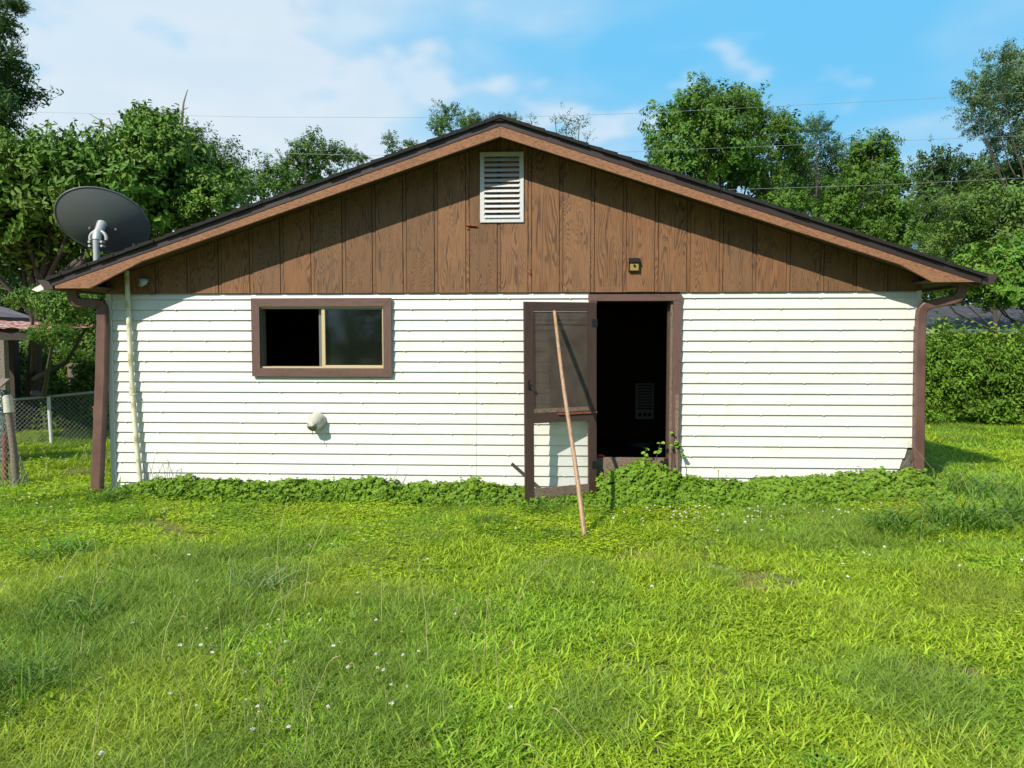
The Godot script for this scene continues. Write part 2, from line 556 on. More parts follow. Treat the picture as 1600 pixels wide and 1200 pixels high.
func make_house() -> Node3D:
	var house := thing("gabled_outbuilding", "low outbuilding with white lap siding, brown plank gable and open doorway", "outbuilding")
	# front wall behind the boards, with the window and door openings
	var zb := -0.12
	var zf := -0.002
	wall_piece(house, Vector3(WL + 0.01, -0.3, zb), Vector3(-2.98, 2.08, zf), M.sheath)
	wall_piece(house, Vector3(-2.98, -0.3, zb), Vector3(-1.74, 1.305, zf), M.sheath)
	wall_piece(house, Vector3(-2.98, 1.93, zb), Vector3(-1.74, 2.08, zf), M.sheath)
	wall_piece(house, Vector3(-1.74, -0.3, zb), Vector3(0.40, 2.08, zf), M.sheath)
	wall_piece(house, Vector3(0.40, -0.3, zb), Vector3(1.185, 0.03, zf), M.sheath)
	wall_piece(house, Vector3(0.40, 1.995, zb), Vector3(1.185, 2.08, zf), M.sheath)
	wall_piece(house, Vector3(1.185, -0.3, zb), Vector3(WR - 0.01, 2.08, zf), M.sheath)
	# side and back walls, room behind the door
	wall_piece(house, Vector3(WL + 0.012, -0.3, BACK), Vector3(WL + 0.13, 2.08, zb - 0.002), M.siding_trim)
	wall_piece(house, Vector3(WR - 0.13, -0.3, BACK), Vector3(WR - 0.012, 2.08, zb - 0.002), M.siding_trim)
	wall_piece(house, Vector3(WL + 0.132, -0.3, BACK), Vector3(WR - 0.132, 2.08, BACK + 0.12), M.siding_trim)
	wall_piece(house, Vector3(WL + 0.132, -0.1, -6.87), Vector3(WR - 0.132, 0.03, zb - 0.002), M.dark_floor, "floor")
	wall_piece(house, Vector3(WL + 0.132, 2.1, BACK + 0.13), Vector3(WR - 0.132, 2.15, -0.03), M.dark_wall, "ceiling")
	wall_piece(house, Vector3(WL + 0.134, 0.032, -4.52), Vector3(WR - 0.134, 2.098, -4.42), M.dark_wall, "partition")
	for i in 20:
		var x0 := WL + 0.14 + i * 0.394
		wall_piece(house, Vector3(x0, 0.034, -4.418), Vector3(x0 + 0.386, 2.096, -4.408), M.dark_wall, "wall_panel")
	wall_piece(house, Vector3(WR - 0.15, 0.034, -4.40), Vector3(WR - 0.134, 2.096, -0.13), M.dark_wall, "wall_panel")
	wall_piece(house, Vector3(WL + 0.134, 0.034, -4.40), Vector3(WL + 0.15, 2.096, -0.13), M.dark_wall, "wall_panel")
	# lap siding
	var lap := 0.105
	for k in 20:
		var y0 := 2.006 - lap * k
		var y1 := y0 + (0.06 if k == 0 else lap)
		var in_win := y0 < 1.93 and y1 > 1.33
		var L := WL + 0.055
		if in_win:
			siding_board(house, L, -3.02, y0, y1)
			siding_board(house, -1.68, -0.781, y0, y1)
		else:
			siding_board(house, L, -0.781, y0, y1)
		siding_board(house, -0.7795, 0.355, y0, y1)
		var R := WR - 0.055 if k < 1 else WR - 0.04
		# the low right corner is broken off along a slant
		var sl := 0.0
		if y1 < 0.62:
			var cut := func(y: float) -> float: return minf(0.0, (y - 0.62) * 0.42)
			R += cut.call(y1)
			sl = cut.call(y0) - cut.call(y1)
		siding_board(house, 1.245, R, y0, y1, 0.0, sl)
	var cp := MB.new()
	cp.box(Vector3(WL, 0.0, 0.0), Vector3(WL + 0.05, 2.068, 0.032))
	part(house, "corner_post", cp, M.siding_trim)
	cp = MB.new()
	cp.box(Vector3(WR - 0.05, 0.66, 0.0), Vector3(WR, 2.068, 0.032))
	cp.box(Vector3(WR - 0.012, 0.66, -0.06), Vector3(WR + 0.004, 2.066, 0.0))
	part(house, "corner_post", cp, M.siding_trim)
	# plank gable
	var gx := [-4.592, -4.345, -4.036, -3.702, -3.375, -3.05, -2.732, -2.417, -2.096, -1.789, -1.478, -1.161, -0.845, -0.531, -0.225, 0.086, 0.396, 0.711, 1.024, 1.336, 1.653, 1.975, 2.301, 2.626, 2.937, 3.235, 3.56]
	var gb := MB.new()
	gb.prism(PackedVector2Array([Vector2(WL, 2.075), Vector2(WR, 2.075), Vector2(WR, roof_y(WR, 3.58)), Vector2(RIDGE_X, 3.58), Vector2(WL, roof_y(WL, 3.58))]), -0.03, 0.012)
	part(house, "gable_backing", gb, M.groove)
	for i in gx.size() - 1:
		var a: float = gx[i]
		var b: float = gx[i + 1]
		var w := 0.006 if i % 2 == 0 else 0.005
		var bot := 2.064 + rnd(-0.003, 0.003)
		for s in 2:
			# the broad face, then the narrow shiplap strip beside it
			var x0 := a + w if s == 0 else b - 0.030
			var x1 := b - 0.036 if s == 0 else b - 0.0
			var z1 := 0.036 if s == 0 else 0.030
			var mb := MB.new()
			mb.uvo = Vector2(rnd(0, 7), rnd(0, 7))
			var pts := PackedVector2Array([Vector2(x0, bot), Vector2(x1, bot)])
			pts.append(Vector2(x1, roof_y(x1, 3.57)))
			if x0 < RIDGE_X and x1 > RIDGE_X:
				pts.append(Vector2(RIDGE_X, 3.57))
			pts.append(Vector2(x0, roof_y(x0, 3.57)))
			mb.prism(pts, 0.013, z1)
			part(house, "gable_plank", mb, M.plies[(i * 7 + i / 3) % 5])
	make_roof(house)
	make_window(house)
	make_doorway(house)
	make_gable_vent(house)
	make_drainage(house)
	# rusty hatch hardware
	var hw := MB.new()
	hw.box(Vector3(-0.875, 2.722, 0.032), Vector3(-0.835, 2.75, 0.05))
	hw.tube(PackedVector3Array([Vector3(-0.86, 2.728, 0.052), Vector3(-0.765, 2.722, 0.052)]), PackedFloat32Array([0.009, 0.008]), 6)
	hw.box(Vector3(-0.865, 2.690, 0.032), Vector3(-0.842, 2.722, 0.042))
	part(house, "hasp", hw, M.rust)
	for p in [Vector3(-0.235, 2.268, 0.032), Vector3(-0.235, 3.268, 0.032)]:
		hw = MB.new()
		hw.prism(PackedVector2Array([Vector2(p.x - 0.07, p.y), Vector2(p.x, p.y - 0.014), Vector2(p.x + 0.07, p.y), Vector2(p.x, p.y + 0.014)]), 0.031, 0.037)
		hw.tube(PackedVector3Array([p + Vector3(0, -0.028, 0.012), p + Vector3(0, 0.028, 0.012)]), PackedFloat32Array([0.008, 0.008]), 6)
		part(house, "hinge", hw, M.rust)
	return house

func make_roof(house: Node3D) -> void:
	var z1 := OVER
	# roof decks, shingle courses, drip edges
	for s in [-1, 1]:
		var ex := EAVE_L if s < 0 else EAVE_R
		var t := MB.new()
		t.prism(PackedVector2Array(ordered([Vector2(RIDGE_X, 3.655), Vector2(RIDGE_X, 3.60), Vector2(ex, roof_y(ex, 3.60)), Vector2(ex, roof_y(ex, 3.655))])), BACK - 0.3, z1 - 0.045)
		part(house, "roof_deck", t, M.soffit)
		var run := absf(ex - RIDGE_X) + 0.02
		var nc := 33
		for i in nc:
			var d0 := run * float(i) / nc
			var d1 := run * float(i + 1) / nc + 0.02
			var jz := rnd(-0.008, 0.012)
			var xa: float = RIDGE_X + s * d0
			var xb: float = RIDGE_X + s * d1
			var c := MB.new()
			c.prism(PackedVector2Array(ordered([Vector2(xa, 3.667 - SLOPE * d0), Vector2(xb, 3.667 - SLOPE * d1), Vector2(xb, 3.692 - SLOPE * d1 + 0.012), Vector2(xa, 3.692 - SLOPE * d0)])), BACK - 0.32, z1 + 0.034 + jz)
			part(house, "shingle_course", c, M.shingle)
		var de := MB.new()
		de.prism(PackedVector2Array(ordered([Vector2(RIDGE_X, 3.667), Vector2(RIDGE_X, 3.604), Vector2(ex, roof_y(ex, 3.604)), Vector2(ex, roof_y(ex, 3.667))])), z1 - 0.04, z1 + 0.006)
		part(house, "drip_edge", de, M.drip)
		# rake fascia with its dropped end that boxes in the eave
		var kx := -4.02 if s < 0 else 3.20
		var lx := -4.55 if s < 0 else 3.50
		var ox := -4.90 if s < 0 else 3.915
		var yl := 2.098 if s < 0 else 2.125
		var f := MB.new()
		f.uvo = Vector2(rnd(0, 3), rnd(0, 3))
		var gd := Vector2(1, -s * SLOPE)
		var mid: float = RIDGE_X + s * 0.0015
		f.prism(PackedVector2Array(ordered([Vector2(mid, 3.6025), Vector2(mid, 3.506), Vector2(kx, roof_y(kx, 3.506) + 0.03), Vector2(kx, roof_y(kx, 3.6025))])), z1 - 0.035, z1, gd)
		f.prism(PackedVector2Array(ordered([Vector2(kx, roof_y(kx, 3.6025)), Vector2(kx, roof_y(kx, 3.506) + 0.03), Vector2(lx, yl), Vector2(ox, yl), Vector2(ox, roof_y(ox, 3.6025))])), z1 - 0.035, z1, gd)
		part(house, "rake_fascia", f, M.fascia)
		# sloped soffit under the rake, boxed soffit under the eave, eave fascia
		var sf := MB.new()
		sf.prism(PackedVector2Array(ordered([Vector2(RIDGE_X, 3.598), Vector2(RIDGE_X, 3.575), Vector2(ex, roof_y(ex, 3.575)), Vector2(ex, roof_y(ex, 3.598))])), 0.032, z1 - 0.037)
		part(house, "rake_soffit", sf, M.soffit)
		var wx := WL if s < 0 else WR
		var bs := MB.new()
		bs.box(Vector3(minf(wx, ox) - (0.0 if s < 0 else 0.1), yl + 0.004, BACK), Vector3(maxf(wx, ox) + (0.1 if s < 0 else 0.0), yl + 0.02, z1 - 0.037))
		part(house, "eave_soffit", bs, M.soffit)
		var ef := MB.new()
		ef.box(Vector3(ox - (0.0 if s < 0 else 0.022), yl + 0.022, BACK), Vector3(ox + (0.022 if s < 0 else 0.0), roof_y(ox, 3.59), z1 - 0.037))
		part(house, "eave_fascia", ef, M.soffit)
	# cap shingles along the ridge
	var rc := MB.new()
	for i in 30:
		var za := z1 + 0.03 - i * 0.26
		rc.prism(PackedVector2Array([Vector2(RIDGE_X - 0.14, 3.69 - 0.14 * SLOPE), Vector2(RIDGE_X + 0.14, 3.69 - 0.14 * SLOPE), Vector2(RIDGE_X + 0.02, 3.703), Vector2(RIDGE_X - 0.02, 3.703)]), za - 0.25, za)
	part(house, "ridge_cap", rc, M.shingle)

func ordered(pts: Array) -> Array:      # counter-clockwise order for prism()
	var s := 0.0
	for i in pts.size():
		var p: Vector2 = pts[i]
		var q: Vector2 = pts[(i + 1) % pts.size()]
		s += p.x * q.y - q.x * p.y
	if s < 0.0:
		pts.reverse()
	return pts

func make_window(house: Node3D) -> void:
	var w := holder(house, "window")
	var X0 := -3.067
	var X1 := -1.63
	var Y0 := 1.221
	var Y1 := 2.013
	var t := 0.084
	var z0 := 0.031
	var z1 := 0.056
	for q in [[Vector2(X0, Y0), Vector2(X1, Y0), Vector2(X1 - t, Y0 + t), Vector2(X0 + t, Y0 + t), Vector2(1, 0)], [Vector2(X0, Y1), Vector2(X0 + t, Y1 - t), Vector2(X1 - t, Y1 - t), Vector2(X1, Y1), Vector2(1, 0)],
			[Vector2(X0, Y0), Vector2(X0 + t, Y0 + t), Vector2(X0 + t, Y1 - t), Vector2(X0, Y1), Vector2(0, 1)], [Vector2(X1, Y0), Vector2(X1, Y1), Vector2(X1 - t, Y1 - t), Vector2(X1 - t, Y0 + t), Vector2(0, 1)]]:
		var mb := MB.new()
		mb.uvo = Vector2(rnd(0, 3), rnd(0, 3))
		var c: Vector2 = (q[0] + q[1] + q[2] + q[3]) * 0.25
		var pts := []
		for i in 4:
			var p: Vector2 = q[i]
			pts.append(p + (c - p).normalized() * 0.0012)
		mb.prism(PackedVector2Array(ordered(pts)), z0, z1 + rnd(-0.001, 0.001), q[4])
		part(w, "casing_board", mb, M.casing)
	var a0 := X0 + t
	var a1 := X1 - t
	var b0 := Y0 + t
	var b1 := Y1 - t
	var fr := MB.new()
	fr.box(Vector3(a0 - 0.002, b1 - 0.02, -0.09), Vector3(a1 + 0.002, b1 + 0.004, 0.03))
	part(w, "window_frame", fr, M.alu)
	fr = MB.new()
	fr.box(Vector3(a0 - 0.002, b0 - 0.004, -0.09), Vector3(a1 + 0.002, b0 + 0.016, 0.028))
	part(w, "window_frame", fr, M.alu)
	fr = MB.new()
	fr.box(Vector3(a0 - 0.004, b0 + 0.016, -0.09), Vector3(a0 + 0.008, b1 - 0.02, 0.016))
	part(w, "window_frame", fr, M.alu_grey)
	fr = MB.new()
	fr.box(Vector3(a1 - 0.014, b0 + 0.016, -0.09), Vector3(a1 + 0.004, b1 - 0.02, 0.028))
	part(w, "window_frame", fr, M.alu)
	# fixed sash on the right with its tan stile, the sliding sash pushed behind it
	fr = MB.new()
	fr.box(Vector3(-2.352, b0 + 0.016, 0.002), Vector3(-2.318, b1 - 0.02, 0.022))
	part(w, "sash_stile", fr, M.alu)
	fr = MB.new()
	fr.box(Vector3(-2.318, b0 + 0.016, 0.004), Vector3(a1 - 0.014, b0 + 0.030, 0.02))
	part(w, "sash_rail", fr, M.alu)
	fr = MB.new()
	fr.box(Vector3(-2.318, b1 - 0.034, 0.004), Vector3(a1 - 0.014, b1 - 0.02, 0.02))
	part(w, "sash_rail", fr, M.alu_grey)
	fr = MB.new()
	fr.box(Vector3(-2.395, b0 + 0.016, -0.055), Vector3(-2.366, b1 - 0.02, -0.03))
	part(w, "sash_stile", fr, M.alu_grey)
	fr = MB.new()
	fr.quad(Vector3(-2.318, b0 + 0.03, 0.013), Vector3(a1 - 0.014, b0 + 0.03, 0.013), Vector3(a1 - 0.014, b1 - 0.034, 0.013), Vector3(-2.318, b1 - 0.034, 0.013))
	part(w, "pane", fr, M.glass)
	fr = MB.new()
	fr.quad(Vector3(-2.366, b0 + 0.018, -0.043), Vector3(a1 - 0.016, b0 + 0.018, -0.043), Vector3(a1 - 0.016, b1 - 0.022, -0.043), Vector3(-2.366, b1 - 0.022, -0.043))
	part(w, "pane", fr, M.glass)

func make_doorway(house: Node3D) -> void:
	var d := holder(house, "door_frame")
	var mb := MB.new()
	mb.box(Vector3(0.341, 1.977, 0.031), Vector3(1.258, 2.041, 0.056))
	part(d, "head_casing", mb, M.casing)
	mb = MB.new()
	mb.uvo = Vector2(0.3, 0.2)
	mb.box(Vector3(1.176, 0.02, 0.031), Vector3(1.256, 1.975, 0.053))
	part(d, "side_casing", mb, M.casing)
	mb = MB.new()
	mb.uvo = Vector2(0.3, 0.2)
	mb.box(Vector3(0.346, 0.02, 0.031), Vector3(0.425, 1.975, 0.051))
	part(d, "side_casing", mb, M.casing)
	mb = MB.new()
	mb.box(Vector3(1.158, 0.03, -0.14), Vector3(1.184, 1.97, 0.017))
	part(d, "jamb", mb, M.weathered)
	mb = MB.new()
	mb.box(Vector3(0.401, 0.03, -0.14), Vector3(0.424, 1.97, 0.017))
	part(d, "jamb", mb, M.door)
	mb = MB.new()
	mb.box(Vector3(0.401, 1.97, -0.14), Vector3(1.184, 1.994, 0.017))
	part(d, "jamb", mb, M.door)
	mb = MB.new()
	mb.box(Vector3(1.135, 0.03, -0.09), Vector3(1.157, 1.968, -0.05))
	part(d, "door_stop", mb, M.door)
	mb = MB.new()
	mb.box(Vector3(0.425, 0.03, -0.08), Vector3(1.157, 0.402, -0.03))
	part(d, "threshold_board", mb, M.weathered)
	# weathered strip down the outside of the right casing
	mb = MB.new()
	mb.box(Vector3(1.206, 0.05, 0.0535), Vector3(1.24, 1.05, 0.057))
	part(d, "casing_strip", mb, M.weathered)
	# screen door, hinged on the left casing and swung wide open
	var s := holder(house, "screen_door")
	s.position = Vector3(0.428, 0.06, 0.068)
	s.rotation_degrees = Vector3(0, 205.3, 0)
	s.rotation.z = deg_to_rad(-0.5)
	var W := 0.772
	var H := 1.90
	var th := 0.014
	for q in [[0.0, 0.085, 0.0, H, "stile", "door"], [W - 0.092, W, 0.0, H, "stile", "door"], [0.086, W - 0.093, H - 0.09, H, "rail", "door"], [0.086, W - 0.093, 0.735, 0.835, "rail", "door"], [0.086, W - 0.093, 0.0, 0.10, "rail", "weathered"]]:
		mb = MB.new()
		mb.uvo = Vector2(rnd(0, 3), rnd(0, 3))
		mb.box(Vector3(q[0], q[2], -th), Vector3(q[1], q[3], th))
		part(s, q[4], mb, M[q[5]])
	mb = MB.new()
	mb.box(Vector3(0.086, 0.837, -0.004), Vector3(W - 0.093, H - 0.092, -0.003))
	part(s, "screen", mb, M.screen)
	mb = MB.new()
	mb.box(Vector3(0.087, 0.836, -0.012), Vector3(W - 0.094, 0.874, -0.005))
	part(s, "screen_bead", mb, M.weathered)
	for x in [0.087, W - 0.106]:
		mb = MB.new()
		mb.box(Vector3(x, 0.876, -0.011), Vector3(x + 0.012, H - 0.092, -0.005))
		part(s, "screen_bead", mb, M.door)
	mb = MB.new()
	mb.box(Vector3(0.087, H - 0.22, -0.0075), Vector3(W - 0.094, H - 0.212, -0.0045))
	part(s, "screen_bead", mb, M.door)
	mb = MB.new()
	mb.quad(Vector3(0.088, 0.102, -0.002), Vector3(0.088, 0.733, -0.002), Vector3(W - 0.095, 0.733, -0.002), Vector3(W - 0.095, 0.102, -0.002))
	part(s, "pane", mb, M.door_glass)
	mb = MB.new()
	mb.box(Vector3(0.0, 0.808, -th - 0.014), Vector3(0.43, 0.822, -th - 0.001))
	part(s, "closer_bar", mb, M.rust)
	mb = MB.new()
	mb.box(Vector3(W - 0.06, 1.06, -th - 0.006), Vector3(W - 0.032, 1.15, -th))
	mb.tube(PackedVector3Array([Vector3(W - 0.046, 1.08, -th - 0.006), Vector3(W - 0.046, 1.085, -th - 0.04), Vector3(W - 0.046, 1.13, -th - 0.04), Vector3(W - 0.046, 1.135, -th - 0.006)]), PackedFloat32Array([0.005, 0.005, 0.005, 0.005]), 6)
	part(s, "latch", mb, M.black)
	for y in [0.25, 1.66]:
		mb = MB.new()
		mb.box(Vector3(-0.01, y, -th - 0.003), Vector3(0.05, y + 0.075, -th - 0.0005))
		part(s, "hinge", mb, M.black)

func make_gable_vent(house: Node3D) -> void:
	var g := holder(house, "gable_vent")
	var X0 := -0.732
	var X1 := -0.301
	var Y0 := 2.755
	var Y1 := 3.441
	var t := 0.042
	for q in [[X0, X1, Y0, Y0 + t], [X0, X1, Y1 - t, Y1], [X0, X0 + t, Y0 + t + 0.0005, Y1 - t - 0.0005], [X1 - t, X1, Y0 + t + 0.0005, Y1 - t - 0.0005]]:
		var mb := MB.new()
		mb.box(Vector3(q[0], q[2], 0.032), Vector3(q[1], q[3], 0.052))
		part(g, "vent_frame", mb, M.galv)
	var back := MB.new()
	back.box(Vector3(X0 + t, Y0 + t, 0.0325), Vector3(X1 - t, Y1 - t, 0.034))
	part(g, "vent_screen", back, M.black)
	var n := 12
	var st := (Y1 - Y0 - 2 * t) / n
	for i in n:
		var y := Y0 + t + st * i + 0.004
		var mb := MB.new()
		mb.quad(Vector3(X0 + t, y, 0.066), Vector3(X1 - t, y, 0.066), Vector3(X1 - t, y + st * 0.62, 0.036), Vector3(X0 + t, y + st * 0.62, 0.036))
		mb.quad(Vector3(X0 + t, y - 0.003, 0.066), Vector3(X1 - t, y - 0.003, 0.066), Vector3(X1 - t, y, 0.066), Vector3(X0 + t, y, 0.066))
		mb.quad(Vector3(X0 + t, y - 0.003, 0.066), Vector3(X0 + t, y + st * 0.62 - 0.003, 0.036), Vector3(X1 - t, y + st * 0.62 - 0.003, 0.036), Vector3(X1 - t, y - 0.003, 0.066))
		part(g, "slat", mb, M.galv)

func bend(pts: Array, r: float) -> PackedVector3Array:      # round the corners of a polyline
	var o := PackedVector3Array([pts[0]])
	for i in range(1, pts.size() - 1):
		var p: Vector3 = pts[i]
		var a := (pts[i - 1] as Vector3 - p).normalized() * r
		var b := (pts[i + 1] as Vector3 - p).normalized() * r
		for k in 6:
			var t := k / 5.0
			o.append((p + a) * (1 - t) * (1 - t) + p * 2 * t * (1 - t) + (p + b) * t * t)
	o.append(pts[-1])
	return o

func make_drainage(house: Node3D) -> void:
	# gutters: an open K-shaped trough along each eave
	for s in [-1, 1]:
		var ox := -4.925 if s < 0 else 3.945
		var yt := 2.185 if s < 0 else 2.20
		var prof := [Vector2(0, 0), Vector2(0, -0.095), Vector2(0.07, -0.10), Vector2(0.115, -0.06), Vector2(0.155, -0.005), Vector2(0.148, 0.0), Vector2(0.11, -0.055), Vector2(0.066, -0.094), Vector2(0.006, -0.09), Vector2(0.006, 0)]
		var mb := MB.new()
		for i in prof.size() - 1:
			var a: Vector2 = prof[i]
			var b: Vector2 = prof[i + 1]
			var p := Vector3(ox + s * a.x, yt + a.y, BACK)
			var q := Vector3(ox + s * b.x, yt + b.y, BACK)
			mb.quad(p, q, q + Vector3(0, 0, 0.37 - BACK), p + Vector3(0, 0, 0.37 - BACK))
		var g := holder(house, "gutter")
		part(g, "trough", mb, M.gutter_dark)
		mb = MB.new()
		var pts := []
		for k in 5:
			pts.append(Vector2(ox + s * prof[k].x, yt + prof[k].y))
		mb.prism(PackedVector2Array(ordered(pts)), 0.371, 0.375)
		part(g, "end_cap", mb, M.gutter_dark)
	# a pale scrap of gutter lining sticks out past the left end
	var scrap := MB.new()
	scrap.xf = Transform3D(Basis(Vector3(0, 0, 1), 0.25), Vector3(-5.11, 2.10, 0.29))
	scrap.prism(PackedVector2Array([Vector2(-0.05, 0.0), Vector2(0.0, -0.035), Vector2(0.07, -0.03), Vector2(0.07, 0.03)]), -0.1, 0.06)
	part(house, "gutter_scrap", scrap, M.siding_trim)
	# downspouts
	var dl := MB.new()
	dl.duct(bend([Vector3(-4.83, 2.10, 0.22), Vector3(-4.82, 1.96, 0.2), Vector3(-4.60, 1.965, 0.085), Vector3(-4.60, 1.70, 0.085)], 0.075), Vector3(0, 0, 1), 0.075, 0.10)
	var n1 := holder(house, "downspout")
	part(n1, "elbow", dl, M.spout)
	dl = MB.new()
	dl.duct(PackedVector3Array([Vector3(-4.60, 1.74, 0.085), Vector3(-4.625, 1.2, 0.09), Vector3(-4.69, 0.02, 0.13)]), Vector3(0, 0, 1), 0.082, 0.108)
	part(n1, "spout", dl, M.spout)
	var dr := MB.new()
	dr.duct(bend([Vector3(3.85, 2.125, 0.22), Vector3(3.84, 1.985, 0.2), Vector3(3.535, 1.915, 0.09), Vector3(3.53, 1.66, 0.085)], 0.075), Vector3(0, 0, 1), 0.07, 0.085)
	var n2 := holder(house, "downspout")
	part(n2, "elbow", dr, M.spout)
	dr = MB.new()
	dr.duct(PackedVector3Array([Vector3(3.53, 1.72, 0.085), Vector3(3.54, 1.0, 0.085), Vector3(3.555, 0.1, 0.09)]), Vector3(0, 0, 1), 0.078, 0.093)
	part(n2, "spout", dr, M.spout)

# ---------------------------------------------------------------- things on and about the house
func make_fixtures() -> void:
	# plastic pipe on the wall
	var t := thing("plastic_pipe", "cream plastic pipe strapped upright to the siding beside the downspout", "pipe")
	var mb := MB.new()
	mb.tube(PackedVector3Array([Vector3(-4.345, 2.42, 0.072), Vector3(-4.345, 2.0, 0.06), Vector3(-4.335, 1.5, 0.062), Vector3(-4.322, 1.08, 0.064), Vector3(-4.295, 0.6, 0.066), Vector3(-4.255, 0.06, 0.08)]), PackedFloat32Array([0.025, 0.025, 0.025, 0.025, 0.025, 0.025]), 12)
	part(t, "tube", mb, M.pvc)
	mb = MB.new()
	mb.tube(PackedVector3Array([Vector3(-4.3225, 1.11, 0.064), Vector3(-4.321, 1.05, 0.064)]), PackedFloat32Array([0.031, 0.031]), 12)
	part(t, "coupling", mb, M.pvc)
	mb = MB.new()
	mb.box(Vector3(-4.35, 1.03, 0.029), Vector3(-4.285, 1.045, 0.094))
	part(t, "strap", mb, M.pvc)
	# vent hood
	t = thing("vent_hood", "dirty white bucket-shaped vent cap sticking out of the white siding", "vent cap")
	var ax := Vector3(-0.12, -0.33, 0.93).normalized()
	var o := Vector3(-2.405, 0.775, 0.012)
	mb = MB.new()
	mb.tube(PackedVector3Array([o, o + ax * 0.05, o + ax * 0.052, o + ax * 0.15, o + ax * 0.152, o + ax * 0.10]), PackedFloat32Array([0.088, 0.088, 0.082, 0.056, 0.046, 0.044]), 20, false)
	part(t, "hood", mb, M.cap)
	mb = MB.new()
	mb.tube(PackedVector3Array([o + ax * 0.11, o + ax * 0.112]), PackedFloat32Array([0.044, 0.044]), 16)
	part(t, "damper", mb, M.black)
	mb = MB.new()
	mb.tube(PackedVector3Array([o + ax * 0.145 + Vector3(0, -0.045, 0), o + ax * 0.155 + Vector3(0.004, -0.075, 0), o + ax * 0.15 + Vector3(0.012, -0.092, 0)]), PackedFloat32Array([0.0035, 0.003, 0.002]), 5)
	part(t, "wire_tail", mb, M.black)
	# little lamp with a solar panel
	t = thing("wall_light", "small black solar wall light on the brown gable planks", "wall light", "", Vector3(0.79, 2.325, 0.031))
	mb = MB.new()
	mb.prism(PackedVector2Array([Vector2(-0.052, -0.062), Vector2(0.05, -0.062), Vector2(0.052, 0.03), Vector2(-0.054, 0.03)]), 0.0, 0.035)
	part(t, "body", mb, M.black)
	mb = MB.new()
	mb.box(Vector3(-0.042, -0.052, 0.0352), Vector3(0.040, 0.012, 0.042))
	part(t, "lens", mb, M.brass)
	mb = MB.new()
	mb.tube(PackedVector3Array([Vector3(0, -0.005, 0.042), Vector3(0, -0.005, 0.054), Vector3(0, -0.005, 0.06)]), PackedFloat32Array([0.013, 0.011, 0.004]), 10)
	part(t, "sensor", mb, M.black)
	mb = MB.new()
	mb.xf = Transform3D(Basis(Vector3(1, 0, 0), -0.7), Vector3(0, 0.045, 0.03))
	mb.box(Vector3(-0.056, -0.03, -0.004), Vector3(0.054, 0.03, 0.006))
	part(t, "solar_panel", mb, M.black)
	# spotlight under the eave
	t = thing("spotlight", "small grey bullet spotlight under the roof corner with a loose wire", "spotlight")
	o = Vector3(-4.13, 2.20, 0.035)
	ax = Vector3(-0.45, -0.35, 0.8).normalized()
	mb = MB.new()
	mb.tube(PackedVector3Array([o, o + Vector3(0, 0, 0.03)]), PackedFloat32Array([0.025, 0.02]), 10)
	part(t, "mount", mb, M.alu_grey)
	mb = MB.new()
	mb.tube(PackedVector3Array([o + ax * 0.015 + Vector3(0, 0, 0.02), o + ax * 0.04 + Vector3(0, 0, 0.02), o + ax * 0.10 + Vector3(0, 0, 0.02), o + ax * 0.103 + Vector3(0, 0, 0.02), o + ax * 0.085 + Vector3(0, 0, 0.02)]), PackedFloat32Array([0.018, 0.034, 0.042, 0.036, 0.034]), 14)
	part(t, "lamp_head", mb, M.dish_light)
	mb = MB.new()
	mb.tube(PackedVector3Array([o + Vector3(0.01, -0.02, 0.02), o + Vector3(-0.02, -0.09, 0.02), o + Vector3(0.03, -0.15, 0.025), o + Vector3(0.09, -0.13, 0.02), o + Vector3(0.07, -0.06, 0.012)]), PackedFloat32Array([0.003, 0.003, 0.003, 0.003, 0.003]), 5)
	part(t, "wire", mb, M.cable)
	# satellite dish, seen from behind
	t = thing("satellite_dish", "dark grey satellite dish on a pale mast clamped to the roof corner", "satellite dish")
	var dc := at(160, 349, 7.86)
	var face := (cam.basis * Vector3(-0.30, 0.52, -0.80)).normalized()      # the way the dish looks, away from the camera
	var lx := (cam.basis * Vector3(0.90, -0.44, -0.1))
	lx = (lx - face * lx.dot(face)).normalized()
	var ly := face.cross(lx)
	mb = MB.new()
	var A := 0.44
	var B := 0.335
	var NR := 9
	var NA := 48
	for sh in 2:
		var off := -0.006 * sh
		for i in NR:
			for j in NA:
				var q := []
				for e in [[i, j], [i + 1, j], [i + 1, j + 1], [i, j + 1]]:
					var r: float = float(e[0]) / NR
					var an: float = TAU * e[1] / NA
					q.append(dc + lx * A * r * cos(an) + ly * B * r * sin(an) + face * (r * r * 0.085 + off))
				if sh == 0:
					mb.quad(q[0], q[1], q[2], q[3])
				else:
					mb.quad(q[3], q[2], q[1], q[0])
	part(t, "reflector", smooth(mb), M.dish)
	mb = MB.new()
	var rim := PackedVector3Array()
	var rr := PackedFloat32Array()
	for j in NA + 1:
		var an := TAU * j / NA
		rim.append(dc + lx * A * cos(an) + ly * B * sin(an) + face * 0.082)
		rr.append(0.011)
	mb.tube(rim, rr, 6, false)
	part(t, "rim", mb, M.dish)
	var mp := at(150, 378, 7.74)
	mp = dc + (mp - dc) * 1.0
	var base := Vector3(mp.x, roof_y(mp.x, 3.68), mp.z)
	mb = MB.new()
	mb.tube(PackedVector3Array([base + Vector3(0, -0.02, 0), mp + Vector3(0, 0.02, 0)]), PackedFloat32Array([0.03, 0.03]), 14)
	part(t, "mast", mb, M.dish_light)
	mb = MB.new()
	mb.xf = Transform3D(Basis(Vector3(0, 0, 1), atan(SLOPE)), base + Vector3(0, 0.004, 0))
	mb.box(Vector3(-0.09, -0.006, -0.07), Vector3(0.09, 0.008, 0.07))
	part(t, "foot_plate", mb, M.dish_light)
	mb = MB.new()
	var bk := mp + Vector3(0, 0.05, -0.01)
